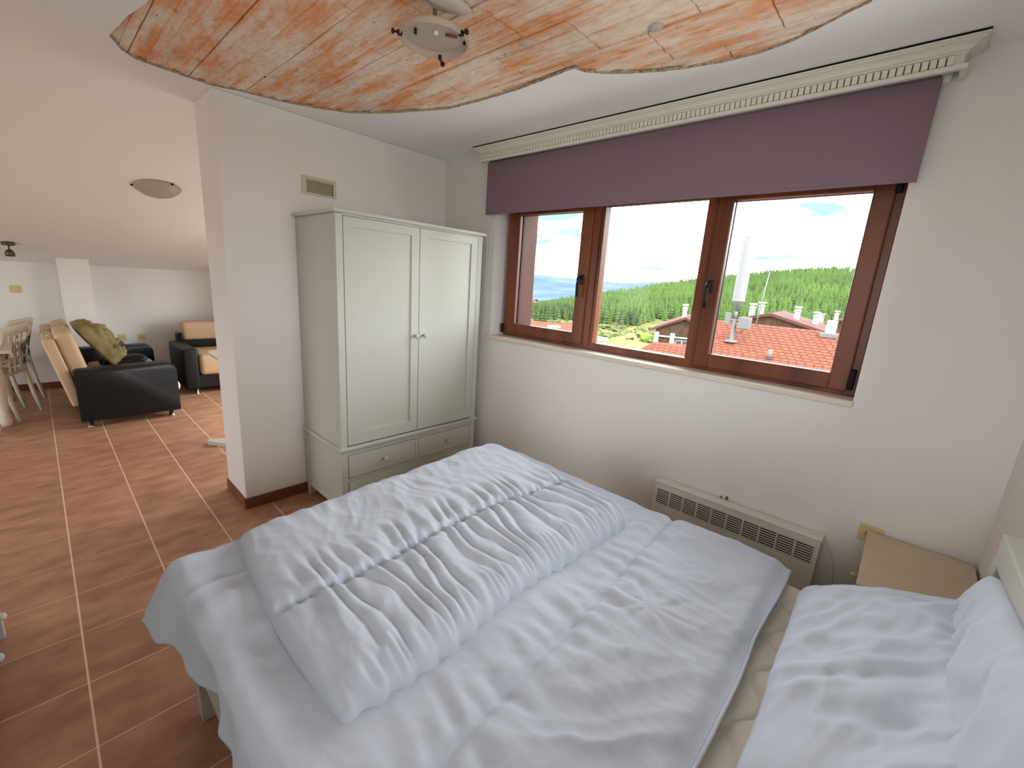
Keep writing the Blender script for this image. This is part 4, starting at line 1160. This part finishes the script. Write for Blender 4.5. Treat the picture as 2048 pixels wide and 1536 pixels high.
for a_ in azs:
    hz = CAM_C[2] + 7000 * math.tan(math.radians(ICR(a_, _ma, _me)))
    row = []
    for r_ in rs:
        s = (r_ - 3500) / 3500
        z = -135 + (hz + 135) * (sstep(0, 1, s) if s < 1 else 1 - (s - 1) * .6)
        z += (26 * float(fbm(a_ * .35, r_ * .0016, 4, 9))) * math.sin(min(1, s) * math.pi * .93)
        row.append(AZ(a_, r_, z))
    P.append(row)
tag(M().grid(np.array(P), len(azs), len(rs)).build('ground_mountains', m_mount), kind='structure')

# conifers: a few shapes; the 300 nearest stand singly, the rest is one mass
def conifer(seed, tiers=6, seg=7):
    rr = random.Random(seed); m_ = M(); vs = []; fs = []
    m_.add([(.02 * math.cos(k * 2.1), .02 * math.sin(k * 2.1), 0) for k in range(3)] + [(.012 * math.cos(k * 2.1), .012 * math.sin(k * 2.1), .3) for k in range(3)], [(0, 1, 4, 3), (1, 2, 5, 4), (2, 0, 3, 5)])
    for t in range(tiers):
        z0 = .10 + .80 * t / tiers; z1 = min(1.0, z0 + .30 - .012 * t); rad = .20 * (1 - t / tiers) ** .85 + .022
        ph = rr.uniform(0, 6)
        ring_ = [(rad * rr.uniform(.68, 1.15) * math.cos(ph + k * 2 * math.pi / seg), rad * rr.uniform(.68, 1.15) * math.sin(ph + k * 2 * math.pi / seg), z0 + rr.uniform(-.025, .02)) for k in range(seg)]
        m_.add(ring_ + [(0, 0, z1)], [(k, (k + 1) % seg, seg) for k in range(seg)])
    return m_
protos = [conifer(k) for k in range(5)]
pmesh = []
for k, q in enumerate(protos):
    me = bpy.data.meshes.new('conifer_tree'); me.from_pydata(q.v, [], q.f); me.materials.append(m_con); pmesh.append(me)
_fa = [-60, -46, -41, -38.2, -34.3, -31.5, -28.5, -25.5, -22.7, -10, 40]
_fr = [330, 325, 322, 318, 322, 326, 322, 340, 365, 330, 330]
spots = []
rr = random.Random(3)
for _ in range(9000):
    a_ = rr.uniform(-47, 3)
    rc, zc = crest(a_); r0 = ICR(a_, _fa, _fr)
    r_ = r0 + (rc * 1.02 - r0) * rr.random() ** .9
    if r_ < r0: continue
    if rr.random() > .35 + .65 * min(1, (r_) / 600): continue
    hgt = TREE_H * rr.uniform(.72, 1.18) * (1.12 if r_ < r0 + 40 else 1.0)
    spots.append((r_, a_, hgt, rr.randrange(5), rr.uniform(0, 6)))
spots.sort()
# the singles: those nearest among the ones the window shows
single, mass = [], []
for s_ in spots:
    if len(single) < 300 and -41.5 < s_[1] < -5.2: single.append(s_)
    else: mass.append(s_)
for r_, a_, hgt, k, rot in single:
    o = link('conifer_tree', pmesh[k], None, None, AZ(a_, r_, ground_z(a_, r_) - .4))
    o.scale = (hgt * 1.05, hgt * 1.05, hgt); o.rotation_euler = (0, 0, rot)
    tag(o, 'dark green conifer at the lower edge of the forested hillside', 'tree', 'conifers along the forest edge')
fv, ff = [], []
base = 0
PV = [np.array(q.v) for q in protos]
allv = []; 
for r_, a_, hgt, k, rot in mass:
    p = AZ(a_, r_, ground_z(a_, r_) - .4); V_ = PV[k]
    c_, s_ = math.cos(rot), math.sin(rot)
    q = np.stack([(V_[:, 0] * c_ - V_[:, 1] * s_) * hgt * 1.05 + p[0], (V_[:, 0] * s_ + V_[:, 1] * c_) * hgt * 1.05 + p[1], V_[:, 2] * hgt + p[2]], -1)
    allv.append(q); ff += [tuple(i + base for i in f) for f in protos[k].f]; base += len(V_)
me = bpy.data.meshes.new('conifer_forest'); me.from_pydata(np.concatenate(allv).tolist(), [], ff); me.materials.append(m_con2)
o = bpy.data.objects.new('conifer_forest', me); COL.objects.link(o)
tag(o, 'dense conifer forest covering the hillside beyond the roofs', 'forest', kind='stuff')

# scrub on the meadow
def bush_mesh(seed):
    b_ = bmesh.new(); bmesh.ops.create_icosphere(b_, subdivisions=2, radius=1)
    for v in b_.verts:
        k = .6 + .75 * random.Random(seed * 1000 + v.index).random()
        v.co = Vector((v.co.x * k, v.co.y * k, (v.co.z * k + .7) * .75))
    me = bpy.data.meshes.new('shrub'); b_.to_mesh(me); b_.free(); me.materials.append(m_bush); return me
bmv = [bush_mesh(k) for k in range(4)]
rr = random.Random(12)
for k in range(170):
    a_ = rr.uniform(-41, -22); r_ = rr.uniform(185, 322)
    if a_ > -23.5 and r_ < 230: continue
    o = link('shrub', rr.choice(bmv), None, None, AZ(a_, r_, ground_z(a_, r_) - .3))
    s_ = rr.uniform(.9, 2.5); o.scale = (s_ * 1.1, s_ * 1.1, s_); o.rotation_euler = (0, 0, rr.uniform(0, 6))
    tag(o, 'pale olive shrub on the dry meadow below the forest', 'shrub', 'shrubs on the meadow')
lm_me = bmv[1].copy(); lm_me.materials.clear(); lm_me.materials.append(m_lime)
for k, (a_, r_, s_) in enumerate(((-25.2, 190, 3.4), (-39.9, 210, 3.2))):
    o = link('shrub', lm_me, None, None, AZ(a_, r_, ground_z(a_, r_) - .3)); o.scale = (s_, s_, s_)
    tag(o, ('fresh lime green shrub beside the half-timbered chalet', 'fresh lime green tree above the low orange roof')[k], 'shrub')

# ---------------- neighbouring house with the aerial
m_roof = mat('orange_shingle', rgb(92, 52, 40), .9, .15, noise=(6, U, rgb(104, 60, 46), .4, .65), bump=(9, U, .4, .02))
m_roof2 = mat('brown_red_roof', rgb(72, 44, 40), .9, .15)
m_hwood = mat('house_brown_boards', rgb(56, 42, 34), .9, .1, noise=(4, (3, 3, .3), rgb(70, 54, 42), .4, .6))
m_hwhite = mat('house_white_render', rgb(140, 138, 132), .9, .1)
m_hglass = mat('house_window_glass', rgb(40, 46, 52), .2, .5)
m_radome = mat('radome_grey', rgb(100, 100, 102), .6, .3)
m_galv = mat('galvanised_steel', rgb(88, 90, 90), .6, .3, metal=.3)
RZ = .80                                               # ridge height
def at_z(u, v_, z):
    d = _r * ((u - 1024) / CAM_F) + _d * ((v_ - 768) / CAM_F) + _f
    t = (z - CAM_C[2]) / d.z
    return Vector(CAM_C) + d * t
ra, rb = at_z(1431, 640, RZ), at_z(1677, 665.6, RZ)
ax_r = (rb - ra); ax_r.z = 0; ax_r.normalize()
down = Vector((ax_r.y, -ax_r.x, 0))
if down.dot(Vector(CAM_C) - ra) < 0: down = -down
pitch_a = math.radians(23)
sdir = (down * math.cos(pitch_a) + Vector((0, 0, -math.sin(pitch_a)))).normalized()
rnrm = ax_r.cross(sdir).normalized()
if rnrm.z < 0: rnrm = -rnrm
def on_roof(u, v_):
    d = _r * ((u - 1024) / CAM_F) + _d * ((v_ - 768) / CAM_F) + _f
    t = (ra - Vector(CAM_C)).dot(rnrm) / d.dot(rnrm)
    return Vector(CAM_C) + d * t
def roof_uv(p): q = p - ra; return q.dot(ax_r), q.dot(sdir)
vu, vv = roof_uv(on_roof(1372, 688)); su, sv = roof_uv(on_roof(1309, 683)); s2u, s2v = roof_uv(on_roof(1287, 716))
nh = empty('neighbour_house', tuple(ra + sdir * 3 - Vector((0, 0, 10))), 'neighbouring house with a large orange shingle roof right outside the window', 'house')
def nhp(m_, name, mt, par=nh): return cpart(m_, name, mt, nh)
def rp(u, v_, h=0): return (ra + ax_r * u + sdir * v_ + rnrm * h)[:]
SLOPE = 6.2; EXPO = .165; UR = 9.0
rs_ = M(); poly = [(0, 0), (UR, 0), (UR, SLOPE), (min(s2u, su) - 1.2, SLOPE), (su, sv), (vu, vv)]
rs_.add([rp(a_, b_, -.02) for a_, b_ in poly] + [rp(a_, b_, -.20) for a_, b_ in poly], [tuple(range(6)), tuple(range(11, 5, -1))] + [(i, (i + 1) % 6, 6 + (i + 1) % 6, 6 + i) for i in range(6)])
nhp(rs_, 'roof_deck', m_roof)
def left_u(v_):
    if v_ < vv: return vu * v_ / vv if vv else 0
    if v_ < sv: return vu
    return su + (min(s2u, su) - 1.2 - su) * (v_ - sv) / (SLOPE - sv)
k = 0
while (k + 1) * EXPO < SLOPE:
    v0, v1 = k * EXPO, (k + 1) * EXPO + .04
    u0 = left_u(k * EXPO + EXPO * .5)
    m_ = M(); tab = .20; u_ = u0 - (tab / 2 if k % 2 else 0); 
    while u_ < UR:
        a_, b_ = max(u_, u0), min(u_ + tab - .012, UR)
        if b_ > a_ + .02:
            q = [rp(a_, v0, .003), rp(b_, v0, .003), rp(b_, v1 - .03, .018), rp((a_ + b_) / 2, v1, .018), rp(a_, v1 - .03, .018)]
            q2 = [rp(a_, v0, -.02), rp(b_, v0, -.02), rp(b_, v1 - .03, -.004), rp((a_ + b_) / 2, v1, -.004), rp(a_, v1 - .03, -.004)]
            m_.add(q + q2, [(0, 1, 2, 3, 4), (2, 7, 8, 3), (3, 8, 9, 4)])
        u_ += tab
    o = nhp(m_, 'shingle_course', m_roof); k += 1
# far slope and walls below the roof
b1 = ra + ax_r * (vu - .0); 
fs_ = M(); bd = -down
q0, q1 = ra, ra + ax_r * UR
fs_.add([q0[:], q1[:], (q1 + bd * 5 - Vector((0, 0, 2.2)))[:], (q0 + bd * 5 - Vector((0, 0, 2.2)))[:], (q0 - Vector((0, 0, .2)))[:], (q1 - Vector((0, 0, .2)))[:], (q1 + bd * 5 - Vector((0, 0, 2.4)))[:], (q0 + bd * 5 - Vector((0, 0, 2.4)))[:]],
        [(0, 1, 2, 3), (4, 7, 6, 5), (0, 3, 7, 4), (1, 5, 6, 2), (2, 6, 7, 3)])
nhp(fs_, 'rear_roof_slope', m_roof)
hbq = [q0 + ax_r * .5 + bd * 4.5, q1 + bd * 4.5, q1 + sdir * (SLOPE - .6), q0 + ax_r * .5 + sdir * (SLOPE - .6)]
wl_ = M(); wl_.add([(p.x, p.y, -11.5) for p in hbq] + [(p.x, p.y, ra.z - 2.9) for p in hbq], [(0, 1, 2, 3), (7, 6, 5, 4), (0, 4, 5, 1), (1, 5, 6, 2), (2, 6, 7, 3), (3, 7, 4, 0)])
nhp(wl_, 'wall', m_hwhite)
# vent pipe and small chimney of that roof
vp = on_roof(1537, 719); nhp(M().tube([vp[:], (vp + Vector((0, 0, .28)))[:]], .06, 10), 'vent_pipe', m_galv)
cp_ = on_roof(1660, 668)
nhp(M().box(-.12, .12, -.12, .12, -.3, .40, .01, mat=Matrix.Translation(cp_)), 'chimney', m_hwhite); nhp(M().box(-.22, .22, -.20, .20, -.10, .02, .01, mat=Matrix.Translation(cp_ + down * .1)), 'chimney_flashing', m_galv)

# mobile-phone aerial standing on that roof
pb_ = on_roof(1462, 684)
an = empty('rooftop_aerial', pb_[:], 'tall white cylindrical aerial on a steel pole standing on the orange roof', 'aerial')
dist = (pb_ - Vector(CAM_C)).length; px = dist / CAM_F * 1.08     # metres per photo pixel there
tz = lambda v_: (684 - v_) * px * .97
M().lathe([(.0, 0), (.20, 0), (.20, .04), (.055, .06), (.055, tz(645)), (.0, tz(645))], 14).build('pole', m_galv, an)
M().lathe([(.0, tz(632)), (.06, tz(632)), (.09, tz(620)), (.155, tz(617)), (.155, tz(615)), (.0, tz(615))], 18).build('radome_socket', m_galv, an)
M().tube([(0, 0, tz(646)), (0, 0, tz(630))], .05, 10).build('pole_joint', m_galv, an)
M().lathe([(.0, tz(616)), (.178, tz(616)), (.178, tz(520)), (.170, tz(519)), (.170, tz(513)), (.0, tz(512.5))], 40, smooth=False).build('radome', m_radome, an)
rt = Matrix.Rotation(math.atan2(-ax_r.x, ax_r.y) + math.pi / 2, 4, 'Z')
M().box(.13, .46, -.12, .12, tz(660), tz(641), .02, mat=rt).build('equipment_box', m_galv, an)
M().box(-.30, -.14, -.05, .05, tz(655), tz(636), .01, mat=rt).build('bracket_plate', m_galv, an)
M().tube([(rt @ Vector(p))[:] for p in ((.05, 0, tz(655)), (.1, -.05, tz(666)), (.22, -.05, tz(668)), (.3, -.02, tz(662)))], .012, 6).build('cable', m_rub, an)
M().box(-.3, .14, -.03, .03, tz(648), tz(646), mat=rt).build('cross_arm', m_galv, an)
mb_ = on_roof(1511, 652)
ms = empty('lightning_rod', mb_[:], 'thin white mast with a ball on its tip on the orange roof', 'mast')
hm = (652 - 566) * px * 1.05
M().tube([(0, 0, -.1), (.05, 0, hm * .5), (.11, 0, hm)], [.02, .017, .014], 8).build('mast', m_radome, ms)
bq = bmesh.new(); bmesh.ops.create_icosphere(bq, subdivisions=2, radius=.05); M().bm(bq, True, Matrix.Translation((.115, 0, hm + .04))).build('ball_tip', m_radome, ms)

# chalets behind
def chimney(par, x, y, z, h=1.3):
    m_ = M(); m_.box(x - .2, x + .2, y - .2, y + .2, z - 1.2, z + h * .7); m_.box(x - .26, x + .26, y - .26, y + .26, z + h * .62, z + h * .72)
    m_.box(x - .15, x + .15, y - .15, y + .15, z + h * .72, z + h * .88); m_.box(x - .28, x + .28, y - .28, y + .28, z + h * .88, z + h)
    return m_.build('chimney', m_hwhite, par)
def gable_roof(m_, w2, l0, l1, ze, zr, ov=.5, t=.22):
    for s_ in (-1, 1):
        poly = [(0, zr), (s_ * (w2 + ov), ze - (zr - ze) * ov / w2), (s_ * (w2 + ov), ze - (zr - ze) * ov / w2 - t), (0, zr - t)]
        m_.prism(poly, 'y', l0 - ov, l1 + ov)
    return m_
def chalet(name, az, r, half_w, length, z_e, z_r, z_b, yaw, label):
    p = AZ(az, r, 0)
    e = empty(name, p, label, 'house'); e.rotation_euler = (0, 0, yaw)
    wl = M(); wl.box(-half_w, half_w, 0, length, z_b, z_e - .1)
    wl.build('wall', m_hwhite, e)
    g = M(); g.prism([(-half_w, z_e - 1.2), (half_w, z_e - 1.2), (half_w, z_e), (0, z_r - .25), (-half_w, z_e)], 'y', -.12, .3); g.build('gable_boards', m_hwood, e)
    gable_roof(M(), half_w, 0, length, z_e, z_r).build('roof', m_roof2, e)
    return e
# half-timbered chalet left of the mullion
h1 = chalet('chalet', -20.9, 46, 2.6, 8, CAM_C[2] - 46 * math.tan(math.radians(4.2)), CAM_C[2] - 46 * math.tan(math.radians(2.75)), -12, math.radians(19), 'half-timbered chalet with a brown gable and white chimneys beyond the orange roof')
ze1 = CAM_C[2] - 46 * math.tan(math.radians(4.2))
for x in (-2.45, -.95, .95, 2.45): M().box(x - .22, x + .22, -.30, .05, ze1 - 4, ze1 - .5).build('white_pillar', m_hwhite, h1)
for x in (-1.7, 1.7): M().box(x - .5, x + .5, -.16, .05, ze1 - 4, ze1 - .9).build('timber_panel', m_hwood, h1)
for z in (-.95, -2.9): M().box(-2.6, 2.6, -.34, .0, ze1 + z, ze1 + z + .14).build('white_beam', m_hwhite, h1)
w1 = M().box(-.62, .62, -.14, .02, ze1 - 2.5, ze1 - 1.1).build('window', m_hwhite, h1)
for s_ in (-1, 1): M().box(s_ * .3 - .24, s_ * .3 + .24, -.17, -.1, ze1 - 2.4, ze1 - 1.2).build('window_pane', m_hglass, w1)
zr1 = CAM_C[2] - 46 * math.tan(math.radians(2.75))
for x, y in ((-.2, 1.2), (.75, 2.2), (1.6, 3.4)): chimney(h1, x, y, zr1 - abs(x) * .45 + .1, 1.2)
# long brown chalets behind the roof
D2 = 40
h2 = chalet('chalet', -12.0, D2, 3.9, 12, CAM_C[2] - D2 * math.tan(math.radians(2.95)), CAM_C[2] - D2 * math.tan(math.radians(1.45)), -12, math.radians(7), 'long brown chalet with a shallow red roof behind the aerial')
zr2 = CAM_C[2] - D2 * math.tan(math.radians(1.45))
for x, y in ((-1.6, 2), (-1.0, 2.6), (1.6, 3), (2.9, 5)): chimney(h2, x, y, zr2 - abs(x) * .27 + .05, 1.0)
D3 = 58
h3 = chalet('chalet', -3.4, D3, 4.7, 12, CAM_C[2] - D3 * math.tan(math.radians(2.5)), CAM_C[2] - D3 * math.tan(math.radians(.7)), -12, math.radians(3), 'brown chalet whose wide roof rises at the right edge of the view')
zr3 = CAM_C[2] - D3 * math.tan(math.radians(.7))
for x, y in ((-4.0, .8), (-3.0, 6)): chimney(h3, x, y, zr3 - abs(x) * .38 - .1, 1.2)
# low orange roof and chimneys down on the left
h4 = chalet('cottage', -40.2, 60, 2.0, 6, CAM_C[2] - 60 * math.tan(math.radians(5.6)), CAM_C[2] - 60 * math.tan(math.radians(4.75)), -15, math.radians(-50), 'low cottage roof with pale orange shingles down in the valley')
for ch_ in h4.children:
    if ch_.name.startswith('roof'): ch_.data.materials.clear(); ch_.data.materials.append(m_roof)
def lone_chimney(az, r, el0, el1, wd, label):
    z0, z1 = CAM_C[2] + r * math.tan(math.radians(el0)), CAM_C[2] + r * math.tan(math.radians(el1)); p = AZ(az, r, z0)
    e = empty('chimney_stack', p, label, 'chimney'); h_ = z1 - z0
    M().box(-wd, wd, -wd, wd, 0, h_ * .68, .01).build('shaft', m_hwhite, e)
    M().box(-wd * 1.3, wd * 1.3, -wd * 1.3, wd * 1.3, h_ * .68, h_ * .75, .01).build('collar', m_hwhite, e)
    M().box(-wd * .8, wd * .8, -wd * .8, wd * .8, h_ * .75, h_ * .88).build('flue', m_hwhite, e)
    M().box(-wd * 1.35, wd * 1.35, -wd * 1.35, wd * 1.35, h_ * .88, h_, .01).build('cap', m_hwhite, e)
    return e
lone_chimney(-31.1, 14, -9.5, -6.2, .17, 'white chimney stack rising beside the middle window pane')
lone_chimney(-37.0, 24, -7.5, -5.15, .20, 'white broad chimney stack beyond the low cottage')
# town in the distance
rr = random.Random(21)
for k in range(14):
    a_ = -42.4 + (k % 5) * 1.6 + (k // 5) * .5; r_ = 540 + (k // 5) * 75 + rr.uniform(0, 15); z_ = -31 + rr.uniform(0, 2)
    e = empty('town_house', AZ(a_, r_, z_), 'small white house with an orange roof in the distant town', 'house', 'houses of the distant town'); e.rotation_euler = (0, 0, rr.uniform(0, 3))
    M().box(-6, 6, -4, 4, -8, 5).build('wall', m_hwhite, e); gable_roof(M(), 6, -4, 4, 5, 8.5, .6, .4).build('roof', m_roof, e)
